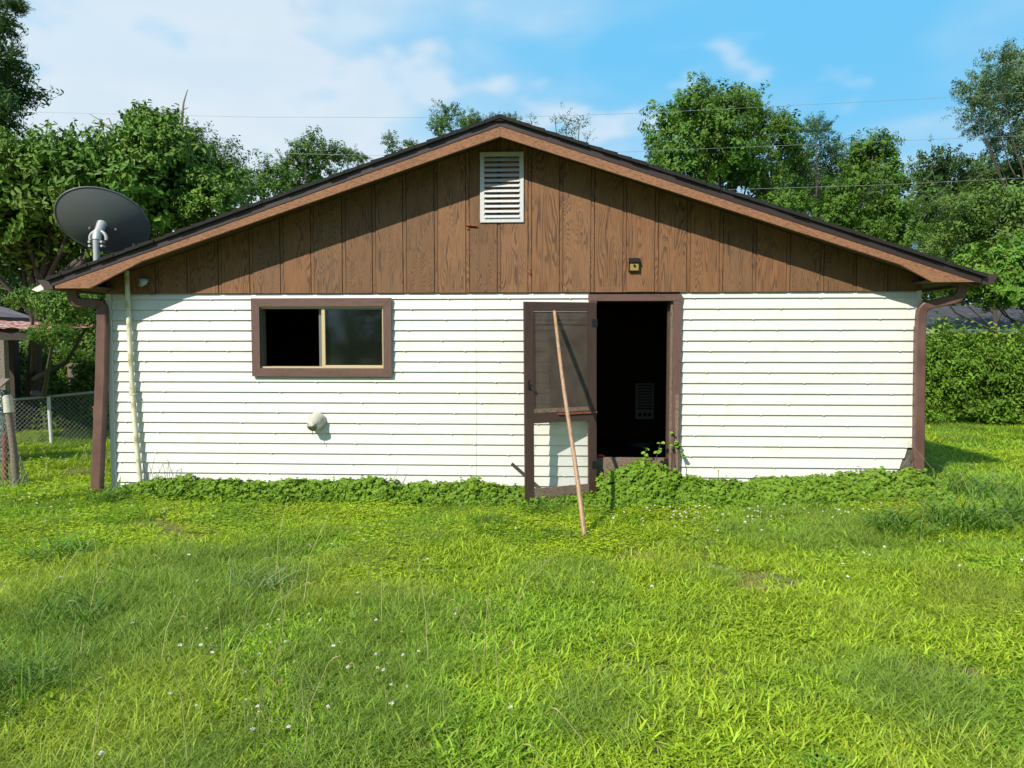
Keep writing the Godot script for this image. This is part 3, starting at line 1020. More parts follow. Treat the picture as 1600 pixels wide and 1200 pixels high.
	var ring := PackedVector3Array()
	var rr2 := PackedFloat32Array()
	for j in 17:
		var an := lerpf(-0.25, PI + 0.25, j / 16.0)
		ring.append(bk + Vector3(cos(an) * 0.085, sin(an) * 0.075 - 0.01, -0.03))
		rr2.append(0.017)
	mb.tube(ring, rr2, 8)
	mb.tube(PackedVector3Array([bk + Vector3(0, -0.03, 0), bk + Vector3(0, 0.05, -0.02), bk + Vector3(0, 0.062, -0.05)]), PackedFloat32Array([0.042, 0.045, 0.03]), 12)
	mb.tube(PackedVector3Array([bk + Vector3(0, 0.03, -0.02), dc - face * 0.006]), PackedFloat32Array([0.04, 0.05]), 14)
	part(t, "bracket", mb, M.dish_light)
	for q in [Vector3(-0.062, -0.05, 0.02), Vector3(0.062, -0.05, 0.02), Vector3(-0.06, -0.09, 0.02), Vector3(0.066, -0.092, 0.02)]:
		mb = MB.new()
		mb.tube(PackedVector3Array([bk + q - Vector3(0, 0, 0.05), bk + q + Vector3(0, 0, 0.012)]), PackedFloat32Array([0.013, 0.013]), 6)
		part(t, "bolt", mb, M.bolt)
	for q in [Vector2(-0.1, 0.09), Vector2(0.13, 0.02)]:
		var p: Vector3 = dc + lx * q.x + ly * q.y
		mb = MB.new()
		mb.tube(PackedVector3Array([p, p - face * 0.015]), PackedFloat32Array([0.011, 0.009]), 8)
		part(t, "bolt", mb, M.bolt)
	# roof pipe boot beside the dish
	var vp := Vector3(-4.28, 0, 0.02)
	vp.y = roof_y(vp.x, 3.68)
	t = thing("roof_pipe", "short black vent pipe poking through the roof beside the satellite dish", "pipe", "", vp)
	mb = MB.new()
	mb.tube(PackedVector3Array([Vector3(0, -0.03, 0), Vector3(0, 0.03, 0), Vector3(0, 0.05, 0), Vector3(0, 0.16, 0)]), PackedFloat32Array([0.05, 0.034, 0.026, 0.026]), 12)
	part(t, "pipe_body", mb, M.black)
	# pole leaning on the screen door
	t = thing("wooden_pole", "worn reddish wooden pole leaning against the open screen door", "pole")
	mb = MB.new()
	var f := Vector3(0.258, 0.0, 1.585)
	f.y = ground_y(f.x, f.z) - 0.02
	var h := Vector3(0.004, 1.862, 0.285)
	var pp := PackedVector3Array()
	var pr := PackedFloat32Array()
	for i in 9:
		var k := i / 8.0
		pp.append(f.lerp(h, k) + Vector3(0.006 * sin(k * 7.0), 0, 0))
		pr.append(lerpf(0.0205, 0.0165, k))
	pp.append(h + (h - f).normalized() * 0.008)
	pr.append(0.011)
	mb.tube(pp, pr, 12)
	part(t, "shaft", mb, M.handle)
	# slat leaning behind the screen door
	t = thing("wood_slat", "thin dark slat leaning on the siding behind the screen door glass", "slat")
	mb = MB.new()
	var sa := Vector3(-0.42, 0.345, 0.03)
	var sb := Vector3(0.02, -0.02, 0.12)
	mb.duct(PackedVector3Array([sa, sb]), Vector3(0, 0, 1), 0.008, 0.03)
	part(t, "stick", mb, M.old_dark)
	# heater on the inner wall
	t = thing("wall_heater", "white louvred heater on the dark inner wall seen through the doorway", "heater", "", Vector3(0, 0, -4.407))
	var p0 := plane_z(993, 655, -4.36)
	var p1 := plane_z(1022, 599, -4.36)
	mb = MB.new()
	mb.box(Vector3(p0.x, p0.y, 0.0), Vector3(p1.x, p1.y, 0.045))
	part(t, "back_box", mb, M.white_metal)
	for i in 9:
		var y := lerpf(p0.y + 0.16, p1.y - 0.04, i / 8.0)
		mb = MB.new()
		mb.box(Vector3(p0.x + 0.03, y, 0.0455), Vector3(p1.x - 0.03, y + 0.013, 0.056))
		part(t, "louvre", mb, M.black)
	for i in 3:
		mb = MB.new()
		var x := lerpf(p0.x + 0.07, p1.x - 0.07, i / 2.0)
		mb.tube(PackedVector3Array([Vector3(x, p0.y + 0.075, 0.045), Vector3(x, p0.y + 0.075, 0.066)]), PackedFloat32Array([0.028, 0.024]), 12)
		part(t, "knob", mb, M.black)
	# bowl and red toy scrap on the floor
	t = thing("bowl", "shallow pale blue bowl on the dark floor inside the doorway", "bowl", "", Vector3(1.30, 0.031, -3.55))
	mb = MB.new()
	mb.tube(PackedVector3Array([Vector3(0, 0, 0), Vector3(0, 0.01, 0), Vector3(0, 0.06, 0), Vector3(0, 0.062, 0), Vector3(0, 0.02, 0)]), PackedFloat32Array([0.08, 0.12, 0.21, 0.2, 0.11]), 24)
	part(t, "dish_body", mb, mat(srgb(150, 165, 170), 0.4))
	t = thing("red_scrap", "small red plastic scrap lying on the threshold board", "scrap", "", Vector3(0.475, 0.403, -0.055))
	mb = MB.new()
	mb.tube(PackedVector3Array([Vector3(-0.03, 0.012, 0), Vector3(-0.01, 0.02, 0.004), Vector3(0.02, 0.016, 0.006), Vector3(0.045, 0.01, 0)]), PackedFloat32Array([0.008, 0.017, 0.015, 0.004]), 8)
	part(t, "scrap_body", mb, mat(srgb(150, 30, 22), 0.5))

func smooth(mb: MB) -> MB:          # average the normals of coincident vertices
	var acc := {}
	for i in mb.v.size():
		var k := Vector3i((mb.v[i] * 4000.0).round())
		acc[k] = acc.get(k, Vector3.ZERO) + mb.n[i]
	for i in mb.v.size():
		var a: Vector3 = acc[Vector3i((mb.v[i] * 4000.0).round())]
		if a.length() > 0.2:
			mb.n[i] = a.normalized()
	return mb

func plane_z(px: float, py: float, z: float) -> Vector3:
	var d := at(px, py, 1.0) - EYE
	return EYE + d * ((z - EYE.z) / d.z)

# ---------------------------------------------------------------- trees
func spray(nl: int, tw: float, ll: float, lw: float, droop: float, seed_: int, big := false, upright := false) -> ArrayMesh:
	# a twig along +y with leaves around it
	rng.seed = seed_
	var mb := MB.new()
	mb.col = Color(0.35, 0.3, 0.2)
	mb.tube(PackedVector3Array([Vector3.ZERO, Vector3(0.03 * tw, tw * 0.5, 0.02 * tw), Vector3(0, tw, 0)]), PackedFloat32Array([0.006, 0.004, 0.002]), 3, false)
	for i in nl:
		var t := (i + 0.6) / nl
		var a := i * 2.4 + rnd(-0.5, 0.5)
		var out := Vector3(cos(a), 0, sin(a))
		var d := (out * rnd(0.6, 1.0) + Vector3.UP * (rnd(0.3, 0.9) if upright else rnd(-droop, 0.45))).normalized()
		var k := rnd(0.8, 1.2)
		mb.col = Color(k * rnd(0.92, 1.08), k, k * rnd(0.8, 1.1))
		var base := Vector3(0, tw * t, 0) + out * rnd(0.0, 0.12) * tw + Vector3(rnd(-1, 1), rnd(-1, 1), rnd(-1, 1)) * tw * 0.1
		var nr := (Vector3.UP + out * 0.4 + Vector3(rnd(-0.5, 0.5), rnd(-0.3, 0.3), rnd(-0.5, 0.5))).normalized()
		mb.leaf(base, d, nr, ll * rnd(0.75, 1.2), lw * rnd(0.8, 1.2), 0.16, big, 0.16)
	return mb.mesh()

func cluster(m: ArrayMesh, n: int, spread: float, seed_: int, lift := 0.25) -> ArrayMesh:
	# a bough end: several sprays about a point, growing towards +y
	rng.seed = seed_
	var st := SurfaceTool.new()
	st.begin(Mesh.PRIMITIVE_TRIANGLES)
	for i in n:
		var g := gauss()
		var pos := Vector3(g.x, g.y * 0.7, g.z) * spread
		var dir := (g * 0.4 + Vector3(0, 0.55, 0)).normalized()
		var sx := dir.cross(gauss()).normalized()
		st.append_from(m, 0, Transform3D(Basis(sx, dir, sx.cross(dir)).scaled(Vector3.ONE * rnd(0.75, 1.25)), pos))
	return st.commit()

var clump_meshes := {}
func clumped(m: ArrayMesh, n: int, spread: float) -> ArrayMesh:
	var key := [m, n, snappedf(spread, 0.02)]
	if not clump_meshes.has(key):
		var keep := rng.state
		clump_meshes[key] = cluster(m, n, spread, 500 + clump_meshes.size())
		rng.state = keep
	return clump_meshes[key]

func tree(label: String, depth: float, lobes: Array, trunk_px: float, col: Color, kinds: Array, mtl: Material, dens: float, clump: float, opts := {}) -> Node3D:
	# lobes: [px, py, half width, half height, optional depth offset] as the photograph shows them, each set at its own distance
	rng.seed = hash(label)
	var foot: Vector3 = opts.foot if opts.has("foot") else at(trunk_px, 533, depth + opts.get("trunk_back", 0.0))
	foot.y = ground_y(foot.x, foot.z) - 0.1
	var t := thing(opts.get("called", "tree"), label, "tree", opts.get("group", ""), foot)
	var wood := MB.new()
	var limbs := MB.new()
	var hi := 0.0
	var cs := []
	for l in lobes:
		if opts.has("foot"):        # lobes given in metres from the foot: x, y, half width, half height, z
			cs.append([Vector3(l[0], l[1], l[4]), Vector3(l[2], l[3], l[2])])
			hi = maxf(hi, l[1])
			continue
		var dd: float = depth + (l[4] if l.size() > 4 else rnd(-0.06, 0.06) * depth)
		var c := at(l[0], l[1], dd) - foot
		var s := dd / 1200.0
		cs.append([c, Vector3(l[2] * s, l[3] * s, (l[2] + l[3]) * 0.5 * s)])
		hi = maxf(hi, c.y)
	var mean := Vector3.ZERO
	for q in cs:
		mean += q[0] / cs.size()
	var r0: float = opts.get("girth", 0.04 + hi * 0.010)
	var top := Vector3(mean.x * 0.7, hi * 0.85, mean.z * 0.7)
	var tp := PackedVector3Array()
	var tr := PackedFloat32Array()
	for i in 8:
		var k := i / 7.0
		tp.append(Vector3(top.x * k * k, top.y * k, top.z * k * k) + Vector3(rnd(-1, 1), 0, rnd(-1, 1)) * 0.05 * k * hi * 0.2)
		tr.append(r0 * (1.25 if i == 0 else 1.0 - 0.82 * k))
	wood.tube(tp, tr, 10)
	part(t, "trunk", wood, M.bark)
	var xs := []
	var cc := []
	var sprays := []
	for s in kinds.size():
		sprays.append(clumped(kinds[s], int(dens * 9.0), clump * 0.42))
		sprays.append(clumped(kinds[s], int(dens * 7.0), clump * 0.46))
	for s in sprays.size():
		xs.append([])
		cc.append([])
	for q in cs:
		var c: Vector3 = q[0]
		var r: Vector3 = q[1]
		var k0 := clampf(c.y / hi * 0.75 - 0.08, 0.18, 0.85)
		var a := Vector3(top.x * k0 * k0, top.y * k0, top.z * k0 * k0)
		var midp := a.lerp(c, 0.55) + Vector3(0, -0.12 * a.distance_to(c), 0)
		limbs.tube(PackedVector3Array([a, midp, c]), PackedFloat32Array([r0 * 0.38, r0 * 0.24, r0 * 0.10]), 6, false)
		var area := r.x * r.y * 4.0
		var cl := minf(clump, minf(r.x, r.y) * 0.8)
		r = Vector3(maxf(0.05, r.x - cl * 0.45), maxf(0.05, r.y - cl * 0.45), maxf(0.05, r.z - cl * 0.45))
		var nk := maxi(4, int(opts.get("full", 1.5) * area * dens * 0.9 / (cl * cl) * 0.35 + 3))
		for i in nk:
			var u := gauss().normalized()
			if u.y < -0.55 and rng.randf() < 0.6:
				u.y = -u.y
			var p := c + u * r * rnd(0.45, 1.08)
			limbs.tube(PackedVector3Array([c + u * r * 0.1, c.lerp(p, 0.6) + Vector3(0, -0.03, 0), p]), PackedFloat32Array([r0 * 0.09, r0 * 0.06, r0 * 0.025]), 3, false)
			var tint := rnd(0.82, 1.2)
			var warm := rnd(0.9, 1.15)
			var dir := (u * 0.7 + gauss() * 0.25 + Vector3(0, opts.get("lift", 0.25), 0)).normalized()
			var sx := dir.cross(Vector3(rnd(-1, 1), rnd(-1, 1), rnd(-1, 1))).normalized()
			var si := rng.randi() % sprays.size()
			var bs := Basis(sx, dir, sx.cross(dir)).scaled(Vector3.ONE * rnd(0.8, 1.25) * cl / clump)
			xs[si].append(Transform3D(bs, p))
			cc[si].append(Color(col.r * tint * warm * 0.74, col.g * tint, col.b * tint * 0.9))
	part(t, "limbs", limbs, M.bark)
	for s in sprays.size():
		if xs[s].size():
			scatter(t, "foliage", sprays[s], mtl, xs[s], cc[s])
	return t

func make_trees() -> void:
	var dog := [spray(15, 0.34, 0.125, 0.06, 1.1, 101, true), spray(13, 0.3, 0.115, 0.056, 1.2, 102, true)]
	var oak := [spray(20, 0.42, 0.15, 0.085, 0.5, 111), spray(17, 0.4, 0.15, 0.08, 0.5, 112)]
	var fine := [spray(26, 0.5, 0.11, 0.05, 0.6, 121), spray(24, 0.5, 0.11, 0.05, 0.6, 122)]
	var wood_spray := spray(14, 0.8, 0.3, 0.16, 0.5, 115)
	var droop := [spray(16, 0.36, 0.12, 0.042, 1.4, 131), spray(16, 0.36, 0.12, 0.042, 1.4, 132)]
	var d := tree("broad dense dogwood with drooping leaves rising behind the satellite dish", 12.6, [
		[60, 300, 95, 60], [190, 285, 85, 60], [235, 218, 40, 38], [250, 240, 50, 40], [130, 262, 70, 42], [300, 300, 62, 50], [30, 380, 85, 60], [130, 350, 90, 60], [250, 340, 80, 50], [335, 320, 40, 34], [10, 290, 60, 50], [-60, 330, 80, 70],
		 [92, 484, 52, 22, -2.0], [84, 522, 36, 10, -2.4], [50, 468, 30, 14, -1.4], [150, 486, 26, 26, -0.8], [150, 420, 40, 24, 1.2], [20, 250, 60, 28]],
		46.0, Color(0.16, 0.225, 0.035), dog, M.leaf_gloss, 2.9, 0.46, {"called": "dogwood_tree", "trunk_back": 0.6, "girth": 0.15, "full": 1.0})
	var db := MB.new()
	var p0: Vector3 = at(286, 262, 12.8) - d.position
	db.tube(PackedVector3Array([p0, at(284, 210, 12.8) - d.position, at(285, 178, 12.8) - d.position, at(287, 160, 12.8) - d.position, at(293, 140, 12.8) - d.position]), PackedFloat32Array([0.03, 0.024, 0.02, 0.014, 0.006]), 6)
	db.tube(PackedVector3Array([at(285, 172, 12.8) - d.position, at(294, 168, 12.8) - d.position]), PackedFloat32Array([0.012, 0.006]), 5)
	part(d, "dead_branch", db, M.dead)
	db = MB.new()
	for q in [[[215, 215], [178, 203], [150, 184], [140, 178]], [[178, 203], [163, 196], [140, 199]], [[172, 205], [160, 208], [148, 202]], [[178, 203], [170, 185], [166, 186]]]:
		var pl := PackedVector3Array()
		var rl := PackedFloat32Array()
		for i in q.size():
			pl.append(at(q[i][0], q[i][1], 12.9) - d.position)
			rl.append(0.013 - 0.003 * i)
		db.tube(pl, rl, 5)
	part(d, "dead_branch", db, M.dead)
	tree("dark tree with fine hanging leaves, its trunk out of sight past the shed", 13.5, [[0, 95, 34, 26], [14, 140, 34, 28], [-4, 185, 36, 26], [-20, 30, 40, 22], [14, 8, 36, 8], [-110, 90, 80, 100], [-80, 180, 50, 50], [-60, 130, 50, 50]],
		-230.0, Color(0.09, 0.13, 0.035), droop, M.leaf, 2.0, 0.34, {"called": "hanging_leaf_tree", "lift": -0.35})
	tree("small grey-green tree at the right shoulder of the dogwood", 24.0, [[335, 262, 42, 34], [305, 236, 24, 24], [360, 290, 30, 30], [300, 290, 50, 40]], 330.0, Color(0.1, 0.145, 0.05), fine, M.leaf, 1.7, 0.6, {"group": "trees behind the outbuilding"})
	tree("layered tree with open boughs above the left roof slope", 28.0, [[478, 238, 30, 22], [505, 248, 30, 20], [462, 258, 26, 16], [540, 244, 22, 11], [560, 250, 24, 8], [425, 285, 44, 26], [395, 300, 40, 26], [480, 290, 60, 30]], 470.0, Color(0.13, 0.19, 0.035), oak, M.leaf, 1.6, 0.7, {"group": "trees behind the outbuilding"})
	tree("tree whose rounded top shows just left of the roof peak", 36.0, [[702, 180, 24, 18], [738, 186, 20, 16], [688, 200, 16, 12], [720, 205, 40, 22], [608, 226, 14, 16], [640, 228, 18, 8], [770, 190, 14, 10], [800, 190, 14, 12], [700, 300, 120, 70]], 710.0, Color(0.115, 0.17, 0.035), oak, M.leaf, 1.4, 0.8, {"group": "trees behind the outbuilding"})
	tree("thin sapling crown with upright sprigs right of the roof peak", 24.0, [[885, 198, 12, 20], [905, 198, 10, 16], [868, 192, 6, 12], [830, 190, 7, 10], [918, 214, 10, 6], [890, 215, 34, 12]], 890.0, Color(0.1, 0.16, 0.05), [spray(9, 0.4, 0.14, 0.045, 0.1, 141, false, true)], M.leaf, 0.45, 0.3, {"called": "sapling", "group": "trees behind the outbuilding", "lift": 0.9, "full": 1.0})
	tree("tall full green tree above the middle of the right roof slope", 27.0, [[1088, 165, 46, 34], [1130, 178, 55, 40], [1060, 205, 46, 40], [1120, 230, 80, 50], [1190, 205, 26, 34], [1180, 170, 18, 18], [1030, 242, 26, 16], [1020, 262, 24, 14], [1150, 280, 90, 46], [1222, 192, 18, 18], [1228, 230, 30, 40], [1070, 270, 50, 40]], 1130.0, Color(0.135, 0.205, 0.03), oak, M.leaf, 2.0, 0.75, {"group": "trees behind the outbuilding"})
	tree("darker ragged tree between the tall green tree and the round one", 31.0, [[1275, 205, 24, 18], [1262, 235, 30, 22], [1300, 245, 34, 30], [1240, 275, 34, 30], [1320, 280, 44, 30], [1270, 310, 60, 36]], 1275.0, Color(0.09, 0.13, 0.045), fine, M.leaf, 1.7, 0.7, {"group": "trees behind the outbuilding"})
	tree("round bright tree with sky showing under its boughs", 25.0, [[1365, 232, 34, 20], [1352, 262, 44, 30], [1392, 280, 28, 24], [1330, 305, 50, 26], [1385, 330, 46, 28], [1300, 335, 50, 24], [1230, 320, 40, 22], [1410, 372, 44, 24], [1345, 360, 44, 18]], 1340.0, Color(0.14, 0.21, 0.03), oak, M.leaf, 1.7, 0.65, {"group": "trees behind the outbuilding"})
	tree("tall sparse tree with silvery leaves standing over the hedge", 23.0, [[1556, 100, 26, 20], [1540, 140, 40, 24], [1592, 130, 34, 30], [1520, 165, 26, 22], [1580, 175, 44, 26], [1530, 196, 30, 14], [1590, 220, 36, 22], [1640, 160, 50, 70], [1625, 90, 30, 30], [1550, 222, 20, 10]], 1640.0, Color(0.16, 0.195, 0.085), fine, M.leaf, 1.3, 0.5, {"called": "silvery_tree", "girth": 0.09})
	tree("dark tree behind the pale thicket right of the round tree", 27.0, [[1455, 258, 34, 24], [1440, 290, 30, 24], [1490, 270, 40, 24], [1560, 285, 50, 26], [1610, 290, 40, 40], [1520, 300, 50, 30], [1450, 330, 40, 30]], 1500.0, Color(0.085, 0.125, 0.035), oak, M.leaf, 1.5, 0.7, {"group": "trees behind the outbuilding"})
	tree("pale leafy thicket tree with thin bare twigs beyond the roof end", 20.0, [[1500, 330, 54, 34], [1570, 350, 60, 40], [1465, 380, 40, 26], [1520, 390, 60, 30], [1600, 400, 60, 40], [1650, 360, 60, 60], [1440, 420, 30, 20]], 1560.0, Color(0.17, 0.22, 0.05), fine, M.leaf, 1.9, 0.6, {"called": "thicket_tree", "girth": 0.09})
	tree("bright green low tree hanging over the dark roof behind the hedge", 16.5, [[1570, 420, 44, 30], [1520, 432, 40, 24], [1600, 450, 50, 30], [1550, 460, 40, 16], [1480, 448, 34, 12], [1650, 430, 60, 50]], 1660.0, Color(0.18, 0.265, 0.035), oak, M.leaf, 1.9, 0.5, {"called": "low_tree", "girth": 0.08})
	# trees across the yard behind the viewer: the window pane mirrors them
	for q in [[-19.0, 27.0], [-12.5, 22.0], [-6.0, 26.0], [1.5, 24.0], [9.0, 27.0], [17.0, 25.0]]:
		tree("leafy tree across the yard, mirrored in the window glass", 0.0, [[0, 7.2, 2.8, 2.4, 0], [-2.0, 5.2, 2.2, 2.0, 0.5], [2.1, 5.4, 2.2, 2.0, -0.5], [0.3, 2.6, 3.2, 2.0, -0.8], [-2.2, 1.4, 1.8, 1.2, -0.6], [2.4, 1.3, 1.8, 1.2, -0.4]], 0.0, Color(0.09, 0.14, 0.03), [wood_spray], M.leaf, 1.0, 1.0, {"called": "yard_tree", "foot": Vector3(q[0], 0, q[1]), "group": "trees across the yard"})
	# the wood far behind, one mass
	rng.seed = 77
	var xs := []
	var cs := []
	for i in 6800:
		var a := rnd(-1.1, 1.1)
		var dist := rnd(42.0, 54.0)
		var y := rnd(0.0, 1.0)
		var top := 5.5 + 4.5 * smoothstep(0.14, 0.26, a) + 2.4 * noise.get_noise_1d(a * 160.0) + 1.6 * noise.get_noise_1d(a * 620.0)
		var pos := Vector3(sin(a) * dist, y * top, EYE.z - cos(a) * dist)
		var dir := (Vector3(0, 0.5, 0.8) + gauss() * 0.4).normalized()
		var sx := dir.cross(gauss()).normalized()
		xs.append(Transform3D(Basis(sx, dir, sx.cross(dir)).scaled(Vector3.ONE * rnd(2.0, 3.6)), pos))
		var b := rnd(0.7, 1.25)
		cs.append(Color(0.07 * b, 0.125 * b, 0.035 * b))
	var o := scatter(self, "distant_wood", oak[0], M.leaf, xs, cs)
	tag(o, "distant green wood closing the view behind house and hedge", "wood")

func bush(called: String, label: String, category: String, px: float, py_base: float, depth: float, wpx: float, hpx: float, col: Color, sp: Array, count: int, lift := 0.8, box_ := 0.0) -> void:
	rng.seed = hash(label)
	var foot := at(px, py_base, depth)
	foot.y = ground_y(foot.x, foot.z)
	var t := thing(called, label, category, "", foot)
	var s := depth / 1200.0
	var r := Vector3(wpx * 0.5 * s, hpx * s, wpx * 0.4 * s)
	var st := MB.new()
	for i in 9:
		var e := Vector3(rnd(-0.7, 0.7) * r.x, r.y * rnd(0.5, 0.85), rnd(-0.6, 0.6) * r.z)
		st.tube(PackedVector3Array([Vector3(e.x * 0.3, -0.05, e.z * 0.3), e * 0.55, e]), PackedFloat32Array([0.02, 0.014, 0.005]), 5)
	part(t, "stems", st, M.bark)
	var xs := []
	var cs := []
	for i in count:
		var u := gauss().normalized()
		u.y = absf(u.y)
		if box_ > 0.0:
			var mx := maxf(absf(u.x), maxf(u.y, absf(u.z)))
			u = u.lerp(u / mx, box_)
		var p := u * r * rnd(0.72, 1.02) * (1.0 + 0.12 * noise.get_noise_3d(u.x * 150.0, u.y * 150.0, u.z * 150.0 + px))
		var dir := (u * 0.6 + gauss() * 0.3 + Vector3.UP * lift).normalized()
		var sx := dir.cross(gauss()).normalized()
		xs.append(Transform3D(Basis(sx, dir, sx.cross(dir)).scaled(Vector3.ONE * rnd(0.7, 1.2)), p))
		var b := rnd(0.78, 1.22)
		cs.append(Color(col.r * b, col.g * b, col.b * b))
	scatter(t, "foliage", sp[0], M.leaf, xs, cs)

func make_shrubs() -> void:
	# long hedge on the right
	rng.seed = 55
	var hs := [spray(16, 0.30, 0.07, 0.032, 0.3, 151, false, true), spray(15, 0.26, 0.07, 0.03, 0.5, 152)]
	var x0 := 5.0
	var x1 := 13.0
	var zf := -6.2
	var t := thing("hedge", "long untrimmed bright green hedge in front of the dark roof", "hedge", "", Vector3(x0, 0, zf))
	var st := MB.new()
	for i in 34:
		var b := Vector3(i * 0.24 + rnd(-0.05, 0.05), 0.0, -0.6 + rnd(-0.2, 0.2))
		st.tube(PackedVector3Array([b, b + Vector3(rnd(-0.1, 0.1), 0.7, rnd(-0.1, 0.2)), b + Vector3(rnd(-0.3, 0.3), 1.5, rnd(-0.2, 0.4))]), PackedFloat32Array([0.022, 0.016, 0.005]), 5)
	part(t, "stems", st, M.bark)
	var hx := [[], []]
	var hc := [[], []]
	for i in 300:
		var x := rnd(0, x1 - x0)
		var hgt := 1.27 + 0.2 * noise.get_noise_1d(x * 45.0) + 0.16 * noise.get_noise_1d(x * 190.0)
		var c := Vector3(x, rnd(0.12, 1.0) * hgt, rnd(-0.3, 0.02)) if i < 210 else Vector3(x, hgt * rnd(0.9, 1.04), -rnd(0.2, 1.5))
		var br := rnd(0.16, 0.34)
		var tint := rnd(0.72, 1.25)
		for j in 34:
			var u := gauss().normalized()
			var pos := c + u * br * rnd(0.5, 1.1) * Vector3(1.2, 0.85, 0.9)
			pos.y = maxf(pos.y, 0.03)
			var dir := (u * 0.55 + Vector3(0, 0.5, 0.3) + gauss() * 0.25).normalized()
			var sx := dir.cross(gauss()).normalized()
			var k := rng.randi() % 2
			hx[k].append(Transform3D(Basis(sx, dir, sx.cross(dir)).scaled(Vector3.ONE * rnd(0.6, 1.3)), pos))
			var b := tint * rnd(0.85, 1.15)
			hc[k].append(Color(0.135 * b, 0.25 * b, 0.02 * b))
	for k in 2:
		scatter(t, "foliage", hs[k], M.leaf, hx[k], hc[k])
	# shoots standing out of the top
	var sh := [spray(9, 0.45, 0.11, 0.06, 0.3, 161, true, true)]
	var xs2 := []
	var cs2 := []
	for i in 150:
		var x := rnd(0.4, 5.0)
		var c := Vector3(x, 1.2 + 0.34 * exp(-pow(x - 2.0, 2.0) * 3.0) + 0.2 * exp(-pow(x - 3.1, 2.0) * 6.0) + rnd(-0.08, 0.12), -rnd(0.0, 0.7))
		var dir := (Vector3.UP + gauss() * 0.3).normalized()
		var sx := dir.cross(gauss()).normalized()
		xs2.append(Transform3D(Basis(sx, dir, sx.cross(dir)).scaled(Vector3.ONE * rnd(0.6, 1.1)), c))
		cs2.append(Color(0.19, 0.3, 0.03) * rnd(0.8, 1.2))
	scatter(t, "shoots", sh[0], M.leaf, xs2, cs2)
	bush("clipped_bush", "clipped bright bush seen under the dogwood beyond the wire fence", "bush", 98, 598, 15.5, 78, 100, Color(0.12, 0.22, 0.02), [spray(16, 0.2, 0.05, 0.025, 0.3, 171, false, true)], 900, 0.6, 0.7)
	bush("ragged_shrub", "ragged green shrub beside the left downspout behind the wire fence", "bush", 146, 650, 13.6, 70, 100, Color(0.12, 0.21, 0.033), [spray(14, 0.32, 0.09, 0.04, 0.5, 172)], 330)
	bush("low_shrub", "low spreading shrub behind the wire fence under the dogwood", "bush", 90, 660, 13.6, 90, 55, Color(0.12, 0.2, 0.033), [spray(14, 0.3, 0.08, 0.04, 0.5, 173)], 330, 0.3)
	bush("leafy_thicket", "dense leafy thicket under the dogwood beside the rusty shed", "bush", 40, 650, 17.5, 130, 110, Color(0.12, 0.2, 0.033), [spray(14, 0.4, 0.1, 0.05, 0.5, 174)], 700, 0.3)
	bush("leafy_thicket", "dense leafy thicket behind the house corner and pale rail", "bush", 150, 650, 18.5, 150, 150, Color(0.12, 0.2, 0.033), [spray(14, 0.4, 0.1, 0.05, 0.5, 175)], 800, 0.3)

